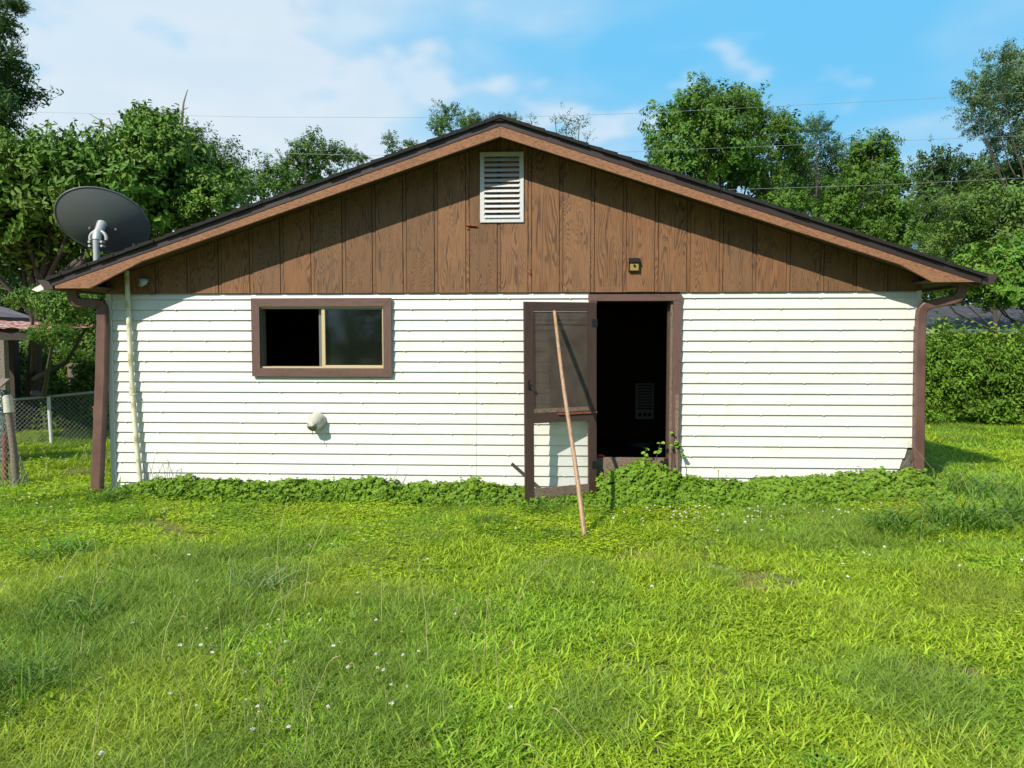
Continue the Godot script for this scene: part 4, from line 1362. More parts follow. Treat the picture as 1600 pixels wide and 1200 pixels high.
# ---------------------------------------------------------------- neighbours, fences, wires
func make_surroundings() -> void:
	# dark-roofed house behind the hedge
	var t := thing("neighbour_house", "long low house with dark grey roof half hidden behind the hedge", "house", "", Vector3(12.0, 0, -15.5))
	var mb := MB.new()
	mb.box(Vector3(-5.5, -0.2, -5.0), Vector3(6.5, 1.86, 0.0))
	part(t, "wall", mb, M.old_dark)
	for s in [0, 1]:
		mb = MB.new()
		var z0 := 0.45 if s == 0 else -5.45
		mb.quad(Vector3(-6.0, 1.93, z0), Vector3(7.0, 1.93, z0), Vector3(7.0, 2.72, -2.5), Vector3(-6.0, 2.72, -2.5))
		mb.quad(Vector3(-6.0, 1.87, z0), Vector3(-6.0, 2.66, -2.5), Vector3(7.0, 2.66, -2.5), Vector3(7.0, 1.87, z0))
		part(t, "roof_slope", mb, M.slate)
	mb = MB.new()
	mb.box(Vector3(-6.0, 1.80, 0.452), Vector3(7.0, 1.925, 0.48))
	part(t, "eave_board", mb, M.siding_trim)
	mb = MB.new()
	mb.prism(PackedVector2Array([Vector2(-4.95, 1.87), Vector2(-0.05, 1.87), Vector2(-2.5, 2.64)]), 0.0, 0.06)
	var g := part(t, "gable_end", mb, M.old_dark)
	g.transform = Transform3D(Basis(Vector3.UP, -PI / 2), Vector3(-5.44, 0, 0))
	g.scale = Vector3(1, 1, 1)
	# rusty lean-to on the far left
	var sp := at(0, 533, 10.6)
	t = thing("rusty_shed", "old open lean-to with a rusty red and white metal roof", "shed", "", Vector3(sp.x, 0, sp.z))
	var inv := -t.position
	var e0: Vector3 = at(62, 514, 10.4) + inv
	mb = MB.new()
	var nr := 26
	for i in nr:
		var xa := e0.x - 2.6 * i / nr
		var xb := e0.x - 2.6 * (i + 1) / nr
		var ya := 0.014 * sin(i * 2.1)
		var yb2 := 0.014 * sin((i + 1) * 2.1)
		var rise := 0.10
		mb.quad(Vector3(xb, e0.y + yb2 + rise * i / nr, e0.z), Vector3(xa, e0.y + ya + rise * (i - 1) / nr, e0.z), Vector3(xa, e0.y + 0.09 + ya + rise * (i - 1) / nr, e0.z - 2.3), Vector3(xb - 0.0, e0.y + 0.09 + yb2 + rise * i / nr, e0.z - 2.3))
	part(t, "roof_sheet", mb, M.rust_roof)
	mb = MB.new()
	mb.box(Vector3(e0.x - 2.6, e0.y - 0.15, e0.z - 0.12), Vector3(e0.x - 0.06, e0.y - 0.035, e0.z - 0.07))
	part(t, "beam", mb, M.old_dark)
	for q in [[6, 0.07], [-60, 0.08]]:
		var c: Vector3 = at(q[0], 560, 10.5) + inv
		mb = MB.new()
		mb.box(Vector3(c.x - q[1] * 0.5, -0.1, c.z - 0.05), Vector3(c.x + q[1] * 0.5, e0.y - 0.15, c.z + 0.04))
		part(t, "post", mb, M.old_wood)
	for i in 12:
		mb = MB.new()
		var x := at(18, 560, 12.7).x + inv.x - i * 0.205
		mb.box(Vector3(x - 0.2, -0.1, e0.z - 2.26 + rnd(-0.01, 0.01)), Vector3(x - 0.006, e0.y + 0.12, e0.z - 2.23))
		part(t, "plank", mb, M.old_dark)
	# brown roof behind it
	sp = at(-118, 490, 13.4)
	t = thing("brown_roof_shed", "plain shed with a brown sloping roof behind the rusty lean-to", "shed", "", Vector3(sp.x, 0, sp.z))
	mb = MB.new()
	mb.box(Vector3(-2.4, -0.1, -2.0), Vector3(0.25, 2.0, 0.0))
	part(t, "wall", mb, M.old_dark)
	mb = MB.new()
	mb.prism(PackedVector2Array([Vector2(-2.6, 2.62), Vector2(-0.2, 2.2), Vector2(0.5, 1.98), Vector2(0.5, 2.04), Vector2(-0.2, 2.27), Vector2(-2.6, 2.70)]), -2.2, 0.2)
	part(t, "roof", mb, M.spout)
	# green painted box and board in front of the lean-to
	sp = at(2, 640, 9.6)
	sp.y = 0
	t = thing("green_cabinet", "chipped dark green wooden cabinet standing by the rusty lean-to", "cabinet", "", sp)
	mb = MB.new()
	mb.box(Vector3(-0.8, -0.05, -0.16), Vector3(0.02, 0.96, 0.0))
	part(t, "body", mb, M.green_paint)
	mb = MB.new()
	mb.xf = Transform3D(Basis(Vector3(1, 0, 0), 0.5), Vector3(0, 1.06, -0.1))
	mb.box(Vector3(-0.8, 0.0, -0.06), Vector3(0.02, 0.02, 0.13))
	part(t, "lid", mb, M.old_wood)
	for i in 4:
		mb = MB.new()
		mb.box(Vector3(-0.8, 0.02 + i * 0.235, 0.002), Vector3(0.025, 0.24 + i * 0.235, 0.016))
		part(t, "board", mb, M.green_paint)
	# chain-link fence across the gap
	var fa := foot_at(-60, 11.25)
	fa.y = 0
	var fb := foot_at(172, 12.1)
	fb.y = 0
	t = thing("chain_link_fence", "sagging grey chain-link fence crossing the gap beside the house", "fence", "", fa)
	var dirv := (fb - fa)
	var len_ := dirv.length()
	var ud := dirv / len_
	var topy := func(k: float) -> float: return 0.67 + 0.13 * k
	mb = MB.new()
	mb.tube(PackedVector3Array([Vector3(0, topy.call(0.0), 0), ud * len_ * 0.5 + Vector3(0, topy.call(0.5) - 0.012, 0), ud * len_ + Vector3(0, topy.call(1.0), 0)]), PackedFloat32Array([0.02, 0.02, 0.02]), 8)
	part(t, "top_rail", mb, M.wire)
	for px in [83.0, -40.0]:
		var c: Vector3 = foot_at(px, 11.75 if px > 0 else 11.3) - fa
		c.y = 0
		mb = MB.new()
		mb.tube(PackedVector3Array([c + Vector3(0, -0.1, 0.03), c + Vector3(-0.03, 0.74, 0.03)]), PackedFloat32Array([0.026, 0.026]), 8)
		part(t, "post", mb, M.galv)
	mb = MB.new()
	var cell := 0.062
	var k := -12
	while k * cell < len_:
		for s in [-1, 1]:
			var u0 := k * cell
			var a := Vector2(u0, 0.02) if s > 0 else Vector2(u0, 0.70)
			var b := Vector2(u0 + 0.68, 0.70) if s > 0 else Vector2(u0 + 0.68, 0.02)
			if a.x < 0.0:
				var f := -a.x / 0.68
				a = a.lerp(b, f)
			if b.x > len_:
				var f := (len_ - a.x) / (b.x - a.x)
				b = a.lerp(b, f)
			if b.x > a.x + 0.02:
				mb.tube(PackedVector3Array([ud * a.x + Vector3(0, a.y * topy.call(a.x / len_) / 0.7, 0.01 * s), ud * b.x + Vector3(0, b.y * topy.call(b.x / len_) / 0.7, 0.01 * s)]), PackedFloat32Array([0.0026, 0.0026]), 3, false)
		k += 1
	part(t, "wire_mesh", mb, M.wire).set_meta("kind", "stuff")
	# old corner post with a loose roll of wire
	var pb := foot_at(26, 8.35)
	pb.y = ground_y(pb.x, pb.z)
	t = thing("fence_post", "weathered grey wooden fence post with a pale cap", "post", "", pb)
	var tp := at(13, 640, 8.3) - pb
	mb = MB.new()
	mb.tube(PackedVector3Array([Vector3(0, -0.08, 0), tp * 0.5 + Vector3(0.01, 0, 0), tp]), PackedFloat32Array([0.042, 0.038, 0.036]), 10)
	part(t, "shaft", mb, M.old_wood)
	mb = MB.new()
	mb.tube(PackedVector3Array([tp + Vector3(0.006, -0.03, 0), tp + Vector3(-0.006, 0.14, 0), tp + Vector3(-0.006, 0.155, 0)]), PackedFloat32Array([0.05, 0.048, 0.03]), 12)
	part(t, "cap", mb, M.cap)
	pb = foot_at(8, 8.5)
	pb.y = ground_y(pb.x, pb.z)
	t = thing("rusty_stake", "rusty brown steel stake standing against the weathered fence post", "stake", "", pb)
	mb = MB.new()
	mb.tube(PackedVector3Array([Vector3(0, -0.08, 0), Vector3(0.02, 0.56, 0)]), PackedFloat32Array([0.028, 0.028]), 8)
	part(t, "stake_body", mb, M.rust)
	pb = foot_at(14, 8.45)
	pb.y = ground_y(pb.x, pb.z)
	t = thing("loose_wire_netting", "loose roll of rusted wire netting slumped around the fence post", "wire netting", "", pb)
	mb = MB.new()
	for i in 30:
		for s in [-1, 1]:
			var pl := PackedVector3Array()
			var rl := PackedFloat32Array()
			for j in 9:
				var h := j / 8.0
				var an: float = i * TAU / 30.0 + s * h * 2.6
				var rad := lerpf(0.30, 0.10, pow(h, 0.7)) * (1.0 + 0.15 * sin(an * 3.0))
				pl.append(Vector3(cos(an) * rad - 0.05, h * 0.78 + 0.02 * sin(an * 5.0), sin(an) * rad * 0.7))
				rl.append(0.0022)
			mb.tube(pl, rl, 3, false)
	part(t, "netting", mb, M.wire).set_meta("kind", "stuff")
	# rusty post next to the downspout
	pb = foot_at(152, 8.7)
	pb.y = 0
	t = thing("rusty_stake", "rusty flat steel post beside the left downspout", "stake", "", pb)
	mb = MB.new()
	mb.box(Vector3(-0.025, -0.05, -0.02), Vector3(0.03, 0.83, 0.0))
	mb.box(Vector3(-0.03, 0.83, -0.025), Vector3(0.035, 0.845, 0.005))
	part(t, "post_body", mb, M.rust)
	# pale wooden rail under the trees
	pb = foot_at(130, 14.6)
	pb.y = 0
	t = thing("wooden_rail", "pale weathered rail on short posts behind the wire fence", "rail", "", pb)
	for q in [[1.13, 0.05], [0.92, 0.045]]:
		mb = MB.new()
		mb.box(Vector3(-0.28, q[0] - 0.03, -0.02), Vector3(0.6, q[0] + q[1] - 0.02, 0.03))
		part(t, "bar", mb, M.old_wood)
	for x in [-0.25, 0.5]:
		mb = MB.new()
		mb.box(Vector3(x - 0.04, -0.1, -0.08), Vector3(x + 0.04, 1.1, -0.021))
		part(t, "post", mb, M.old_wood)
	pb = foot_at(92, 16.6)
	pb.y = 0
	t = thing("white_globe", "white globe showing above the clipped bush", "globe", "", pb)
	mb = MB.new()
	var gp := PackedVector3Array()
	var gr := PackedFloat32Array()
	for i in 9:
		var an := PI * i / 8.0
		gp.append(Vector3(0, 1.33 - cos(an) * 0.10, 0))
		gr.append(maxf(0.004, sin(an) * 0.11))
	mb.tube(gp, gr, 16)
	part(t, "ball", mb, M.siding_trim)
	mb = MB.new()
	mb.tube(PackedVector3Array([Vector3(0, -0.1, 0), Vector3(0, 1.23, 0)]), PackedFloat32Array([0.03, 0.025]), 8)
	part(t, "stand", mb, M.old_dark)
	# power lines
	for q in [["thin power line, the highest, running over the roof peak", [[-700, 160], [40, 175], [400, 183], [780, 184], [1000, 177], [1490, 152], [2300, 95]], 19.0], ["power line crossing level behind the roof slopes, second highest", [[-700, 226], [350, 238], [700, 245], [990, 237], [1600, 212], [2300, 175]], 18.0], ["lowest power line, running in front of the trees right of the roof", [[700, 300], [1150, 296], [1380, 289], [1600, 278], [2300, 235]], 15.5]]:
		var st0: Vector3 = at(q[1][0][0], q[1][0][1], q[2])
		var o := thing("power_line", q[0], "cable", "power lines over the yard", st0)
		var pl := PackedVector3Array()
		var rl := PackedFloat32Array()
		for p in q[1]:
			pl.append(at(p[0], p[1], q[2]) - st0)
			rl.append(0.0038)
		mb = MB.new()
		mb.tube(pl, rl, 5)
		part(o, "cable", mb, M.wire)

# ---------------------------------------------------------------- lawn
func tuft(nb: int, lo: float, hi: float, w: float, lean: float, bend_: float, r: float, seed_: int, dry := 0.0, subs := 46) -> ArrayMesh:
	# a soft-edged round patch of turf: many small tufts of blades
	rng.seed = seed_
	var mb := MB.new()
	for q in subs:
		var qa := rnd(0, TAU)
		var qc := Vector3(cos(qa), 0, sin(qa)) * 0.24 * pow(rng.randf(), 0.5)
		var qk := rnd(0.78, 1.22)
		var qw := rnd(0.9, 1.12)
		for i in nb:
			var a := rnd(0, TAU)
			var p := qc + Vector3(cos(a), 0, sin(a)) * r * sqrt(rng.randf()) - Vector3(0, 0.012, 0)
			var b := rnd(0, TAU)
			var d := Vector3(cos(b) * lean * rnd(0.2, 1.0), 1.0, sin(b) * lean * rnd(0.2, 1.0))
			var side := Vector3(-sin(b), 0, cos(b)).rotated(Vector3.UP, rnd(-0.9, 0.9))
			var k := rnd(0.45, 1.5) * qk
			mb.col = Color(k * qw * rnd(0.9, 1.1), k, k * rnd(0.7, 1.2))
			if rng.randf() < dry:
				mb.col = Color(1.5, 1.1, 3.0) * rnd(0.7, 1.1)
			mb.blade(p, d, rnd(lo, hi), w * rnd(0.7, 1.25), rnd(0.3, 1.0) * bend_, side)
	return mb.mesh()

func clover(nl: int, r: float, size: float, h: float, seed_: int, subs := 46) -> ArrayMesh:
	rng.seed = seed_
	var mb := MB.new()
	for q in subs:
		var qa := rnd(0, TAU)
		var qc := Vector3(cos(qa), 0, sin(qa)) * 0.24 * pow(rng.randf(), 0.5)
		var qk := rnd(0.8, 1.2)
		for i in nl:
			var a := rnd(0, TAU)
			var p := qc + Vector3(cos(a), 0, sin(a)) * r * sqrt(rng.randf())
			var hh := h * rnd(0.35, 1.1)
			var k := rnd(0.6, 1.35) * qk
			mb.col = Color(k * rnd(0.9, 1.1), k, k)
			var c := p + Vector3(rnd(-0.01, 0.01), hh, rnd(-0.01, 0.01))
			var n := (Vector3.UP + Vector3(rnd(-0.55, 0.55), 0, rnd(-0.55, 0.55))).normalized()
			for j in 3:
				var b := a + j * TAU / 3.0
				mb.leaf(c, Vector3(cos(b), 0.1, sin(b)), n, size * qk, size * 0.95, 0.1, false, 0.08)
		for i in 5:      # grass coming through
			var b := rnd(0, TAU)
			var k := rnd(0.7, 1.2)
			mb.col = Color(k * 0.9, k, k)
			mb.blade(qc + Vector3(rnd(-0.07, 0.07), -0.01, rnd(-0.07, 0.07)), Vector3(cos(b) * 0.8, 1, sin(b) * 0.8), rnd(0.04, 0.1), 0.005, rnd(0.4, 1.1), Vector3(-sin(b), 0, cos(b)))
	return mb.mesh()

func vine_patch(nl: int, r: float, size: float, seed_: int) -> ArrayMesh:
	rng.seed = seed_
	var mb := MB.new()
	for i in nl:
		var a := rnd(0, TAU)
		var c := Vector3(cos(a), 0, sin(a)) * r * sqrt(rng.randf()) + Vector3(0, rnd(-0.03, 0.035), 0)
		var k := rnd(0.72, 1.25)
		mb.col = Color(k * rnd(0.85, 1.15), k, k * rnd(0.7, 1.2))
		var n := (Vector3.UP * 1.0 + Vector3(rnd(-0.9, 0.9), 0, rnd(-0.6, 1.0))).normalized()
		var s := size * rnd(0.5, 1.2)
		# a scalloped round leaf: a cupped fan of eight
		var d := n.cross(Vector3(rnd(-1, 1), 0.1, rnd(-1, 1))).normalized()
		var e := n.cross(d)
		var ring := []
		for j in 9:
			var an := 0.35 + (TAU - 0.7) * j / 8.0
			ring.append(c + (d * cos(an) + e * sin(an)) * s * 0.5 * (1.0 if j % 2 else 0.9) + n * s * (0.1 if j % 2 else 0.05))
		for j in 8:
			mb.tri(c, ring[j], ring[j + 1])
		mb.blade(c, -n, 0.05, 0.003, 0.0, d)
	return mb.mesh()

func in_view(x: float, z: float, margin: float) -> bool:     # the ground worth planting: what the photograph sees and a good step to either side
	var q := cam.basis.inverse() * (Vector3(x, 0, z) - EYE)
	return -q.z > 1.4 and absf(q.x) < -q.z * 0.69 + margin

func put(xs: Array, cs: Array, x: float, z: float, s: float, c: Color, tilt := 0.15, dy := 0.0, stretch := 1.0) -> void:
	var bs := Basis(Vector3.UP, rnd(0, TAU))
	if tilt < 0.0:       # lie with the ground
		var up := Vector3(ground_y(x - 0.15, z) - ground_y(x + 0.15, z), 0.3, ground_y(x, z - 0.15) - ground_y(x, z + 0.15)).normalized()
		var rx := up.cross(Vector3.BACK).normalized()
		bs = Basis(rx, up, rx.cross(up)) * bs
	else:
		bs = Basis(Vector3(rnd(-1, 1), 0, rnd(-1, 1)).normalized(), rnd(0, tilt)) * bs
	xs.append(Transform3D(bs.scaled(Vector3(s, s * stretch, s)), Vector3(x, ground_y(x, z) + dy, z)))
	cs.append(c)

func vine_height(x: float, z: float) -> float:
	var h := 0.15 + 0.07 * noise.get_noise_1d(x * 60.0) + 0.07 * noise.get_noise_1d(x * 210.0)
	h += 0.19 * exp(-pow((x - 0.92) / 0.34, 2.0)) * (1.0 - smoothstep(0.2, 0.5, z)) + 0.1 * exp(-pow((x + 0.80) / 0.06, 2.0)) + 0.06 * exp(-pow((x - 3.5) / 0.16, 2.0))
	h -= 0.10 * exp(-pow((x - 0.10) / 0.35, 2.0))
	h *= smoothstep(-4.6, -4.0, x)
	var reach := 0.62 + 0.2 * noise.get_noise_1d(x * 35.0 + 50.0) + 0.14 * exp(-pow((x - 0.95) / 0.5, 2.0))
	h *= 1.0 - smoothstep(0.12, reach, z)
	if x > -0.42 and x < 0.47 and z > 0.0 + (0.43 - x) * 0.474:      # kept low where the screen door swings
		h = minf(h, 0.035)
	return h

func make_lawn() -> void:
	# ground sheet: fine near the house, coarse towards the horizon
	var g := MB.new()
	var gxs := []
	for i in 81:
		gxs.append(-12.0 + 24.0 * i / 80.0)
	for e in [16.0, 24.0, 45.0, 90.0, 200.0, 420.0]:
		gxs.append(e)
		gxs.insert(0, -e)
	var gzs := []
	for i in 71:
		gzs.append(-12.0 + 21.0 * i / 70.0)
	for e in [14.0, 24.0, 60.0]:
		gzs.append(e)
	for e in [16.0, 24.0, 45.0, 90.0, 200.0, 420.0]:
		gzs.insert(0, -e)
	for i in gxs.size() - 1:
		for j in gzs.size() - 1:
			var P := []
			for q in [[i, j + 1], [i + 1, j + 1], [i + 1, j], [i, j]]:
				var x: float = gxs[q[0]]
				var z: float = gzs[q[1]]
				P.append(Vector3(x, ground_y(x, z), z))
			g.quad(P[0], P[1], P[2], P[3])
	structure("ground", smooth(g), M.ground)
	var wide := [tuft(13, 0.03, 0.095, 0.0068, 0.85, 1.0, 0.05, 201, 0.09), tuft(13, 0.03, 0.105, 0.0074, 0.8, 0.95, 0.05, 202, 0.12)]
	var thin := [tuft(22, 0.05, 0.15, 0.003, 0.75, 0.9, 0.05, 203, 0.08), tuft(22, 0.05, 0.14, 0.0032, 0.8, 0.9, 0.05, 204, 0.14)]
	var dry := [tuft(34, 0.02, 0.07, 0.0026, 1.8, 1.2, 0.06, 205, 0.45)]
	var clov := [clover(6, 0.065, 0.0115, 0.04, 206), clover(5, 0.065, 0.0145, 0.042, 207)]
	var X := {"w0": [[], []], "w1": [[], []], "t0": [[], []], "t1": [[], []], "d0": [[], []], "c0": [[], []], "c1": [[], []]}
	rng.seed = 900
	var spots := []
	for q in [[0.2, 6.5, -6.5, 6.2, 0.185, true], [-9.6, 0.3, -11.6, 9.6, 0.34, false]]:
		var zz: float = q[0]
		while zz < q[1]:
			var xx: float = q[2]
			while xx < q[3]:
				spots.append([xx + rnd(-0.5, 0.5) * q[4], zz + rnd(-0.5, 0.5) * q[4], q[5]])
				xx += q[4]
			zz += q[4]
	for sp in spots:
		var near: bool = sp[2]
		var x: float = sp[0]
		var z: float = sp[1]
		if not in_view(x, z, 1.2):
			continue
		if x > WL - 0.2 and x < WR + 0.2 and z < 0.2:
			continue
		var n1 := gnoise.get_noise_2d(x * 22.0 + 300.0, z * 22.0)
		var n2 := gnoise.get_noise_2d(x * 55.0, z * 55.0 + 200.0)
		var n3 := gnoise.get_noise_2d(x * 30.0 - 500.0, z * 30.0 + 80.0)
		# where each plant grows, as the photograph shows it
		var clv := smoothstep(2.8, 1.0, z) * (0.5 if x < 1.4 else 0.28) + n1 * 0.5
		if z < 0.0:
			clv = 0.2 + n1
		elif z > 2.6:
			clv = 0.03 + n1 * 0.2
		var fine := smoothstep(-0.2, -2.6, x) * smoothstep(1.6, 3.2, z) * 0.8 + n2 * 0.9 + 0.05
		var dead := minf(0.7, n3 * 1.6 - 0.22) + 0.34 * exp(-(pow((x + 0.2) / 0.5, 2.0) + pow((z - 4.5) / 0.4, 2.0))) + 0.3 * exp(-(pow((x - 1.9) / 0.9, 2.0) + pow((z - 2.0) / 0.5, 2.0))) + 0.22 * exp(-(pow((x + 2.6) / 0.7, 2.0) + pow((z - 1.9) / 0.5, 2.0)))
		var b := rnd(0.82, 1.2)
		var key := ""
		var col: Color
		var pick := rng.randf()
		if pick < dead:
			key = "d0"
			col = Color(0.46, 0.44, 0.11) * b
		elif pick < clv:
			key = "c0" if rng.randf() < 0.5 else "c1"
			col = Color(0.44, 0.56, 0.03) * b if n2 > -0.05 else Color(0.26, 0.42, 0.025) * b
		elif pick < fine + 0.1:
			key = "t0" if rng.randf() < 0.5 else "t1"
			col = Color(0.28, 0.41, 0.06) * b if n1 < 0.1 else Color(0.39, 0.48, 0.06) * b
		else:
			key = "w0" if rng.randf() < 0.5 else "w1"
			col = Color(0.40, 0.54, 0.035) * b if n1 > -0.1 else Color(0.31, 0.48, 0.04) * b
		var s := rnd(0.75, 1.25) * (1.0 if near else 1.35)
		if z > 0.0 and z < 0.5 and x > -4.2 and x < 3.4:
			s *= 0.8
		put(X[key][0], X[key][1], x, z, s, col, -1.0)
	var names := {"w0": wide[0], "w1": wide[1], "t0": thin[0], "t1": thin[1], "d0": dry[0], "c0": clov[0], "c1": clov[1]}
	var labels := {"w0": "short broad-bladed bright green lawn grass", "w1": "short broad-bladed yellow-green lawn grass", "t0": "fine-bladed darker green lawn grass", "t1": "fine-bladed lawn grass with straw-coloured blades in it", "d0": "thin dry yellowish grass in the worn patches", "c0": "small-leaved bright green clover in the lawn", "c1": "larger-leaved green clover in the lawn"}
	for k in X:
		var o := scatter(self, "clover" if k.begins_with("c") else "grass", names[k], M.grass, X[k][0], X[k][1])
		o.name = numbered("clover" if k.begins_with("c") else "grass")
		tag(o, labels[k], "clover" if k.begins_with("c") else "grass")
	make_vines()
	make_weeds()

func make_vines() -> void:
	rng.seed = 301
	var kinds := [vine_patch(8, 0.09, 0.054, 302), vine_patch(9, 0.09, 0.042, 303)]
	var xs := [[], []]
	var cs := [[], []]
	for i in 7600:
		var x := rnd(-4.55, 3.62)
		var z := rnd(0.03, 1.0)
		var h := vine_height(x, z)
		if h < 0.015:
			continue
		var y := h * (rnd(0.75, 1.05) if rng.randf() < 0.75 else rnd(0.1, 0.75))
		var k := rng.randi() % 2
		var slope := Vector3(0, 1.0, 0.9 * (h - vine_height(x, z + 0.1)) / 0.1).normalized()
		var rx := Vector3.RIGHT
		var up := slope
		var bs := Basis(rx, up, rx.cross(up)).orthonormalized() * Basis(Vector3.UP, rnd(-0.8, 0.8))
		xs[k].append(Transform3D(bs.scaled(Vector3.ONE * rnd(0.75, 1.2)), Vector3(x, ground_y(x, z) + y, z)))
		var b := rnd(0.78, 1.22)
		cs[k].append(Color(0.165 * b, 0.285 * b, 0.02 * b))
	for k in 2:
		var o := scatter(self, "creeping_vine", kinds[k], M.leaf_gloss, xs[k], cs[k])
		o.name = numbered("creeping_vine")
		tag(o, ["round-leaved creeping vine banked along the foot of the siding", "smaller-leaved creeping vine mixed into the bank below the siding"][k], "creeper")
	# trailing shoots climbing at the doorway
	var t := thing("vine_shoot", "thin vine shoots with pale leaves reaching up the right door casing", "vine")
	var mb := MB.new()
	var lf := MB.new()
	for q in [[Vector3(1.16, 0.3, 0.14), Vector3(1.18, 0.5, 0.10), Vector3(1.2, 0.62, 0.06), Vector3(1.19, 0.70, 0.06)], [Vector3(1.0, 0.28, 0.18), Vector3(1.02, 0.45, 0.12), Vector3(1.06, 0.55, 0.05), Vector3(1.08, 0.58, 0.03)], [Vector3(0.95, 0.3, 0.15), Vector3(0.9, 0.42, 0.1), Vector3(0.92, 0.5, 0.08), Vector3(0.9, 0.52, 0.05)], [Vector3(1.25, 0.28, 0.15), Vector3(1.27, 0.42, 0.1), Vector3(1.24, 0.52, 0.06), Vector3(1.22, 0.56, 0.05)]]:
		mb.tube(PackedVector3Array(q), PackedFloat32Array([0.004, 0.0035, 0.003, 0.002]), 5)
		for i in 6:
			var k := 0.35 + i * 0.11
			var a: Vector3 = (q[1] as Vector3).lerp(q[2], clampf(k * 1.6 - 0.4, 0, 1)) if i < 4 else (q[2] as Vector3).lerp(q[3], (i - 3) / 3.0)
			lf.col = Color(0.22, 0.38, 0.05) * rnd(0.8, 1.2)
			lf.leaf(a, Vector3(rnd(-1, 1), rnd(-0.2, 0.5), rnd(0.1, 1)), Vector3(rnd(-0.3, 0.3), 1, 0.5), 0.045, 0.045, 0.1, true)
	part(t, "stem", mb, M.old_dark)
	part(t, "leaves", lf, M.leaf)

func weed_blades(mb: MB, n: int, lo: float, hi: float, w: float, lean: float, c: Color, r: float) -> void:
	for i in n:
		var a := rnd(0, TAU)
		var p := Vector3(cos(a), 0, sin(a)) * r * sqrt(rng.randf())
		var b := rnd(0, TAU)
		var d := Vector3(cos(b) * lean * rnd(0.1, 1.0), 1.0, sin(b) * lean * rnd(0.1, 1.0))
		mb.col = c * rnd(0.75, 1.25)
		mb.blade(p - Vector3(0, 0.01, 0), d, rnd(lo, hi), w * rnd(0.7, 1.2), rnd(0.5, 1.3), Vector3(-sin(b), 0, cos(b)).rotated(Vector3.UP, rnd(-0.5, 0.5)))

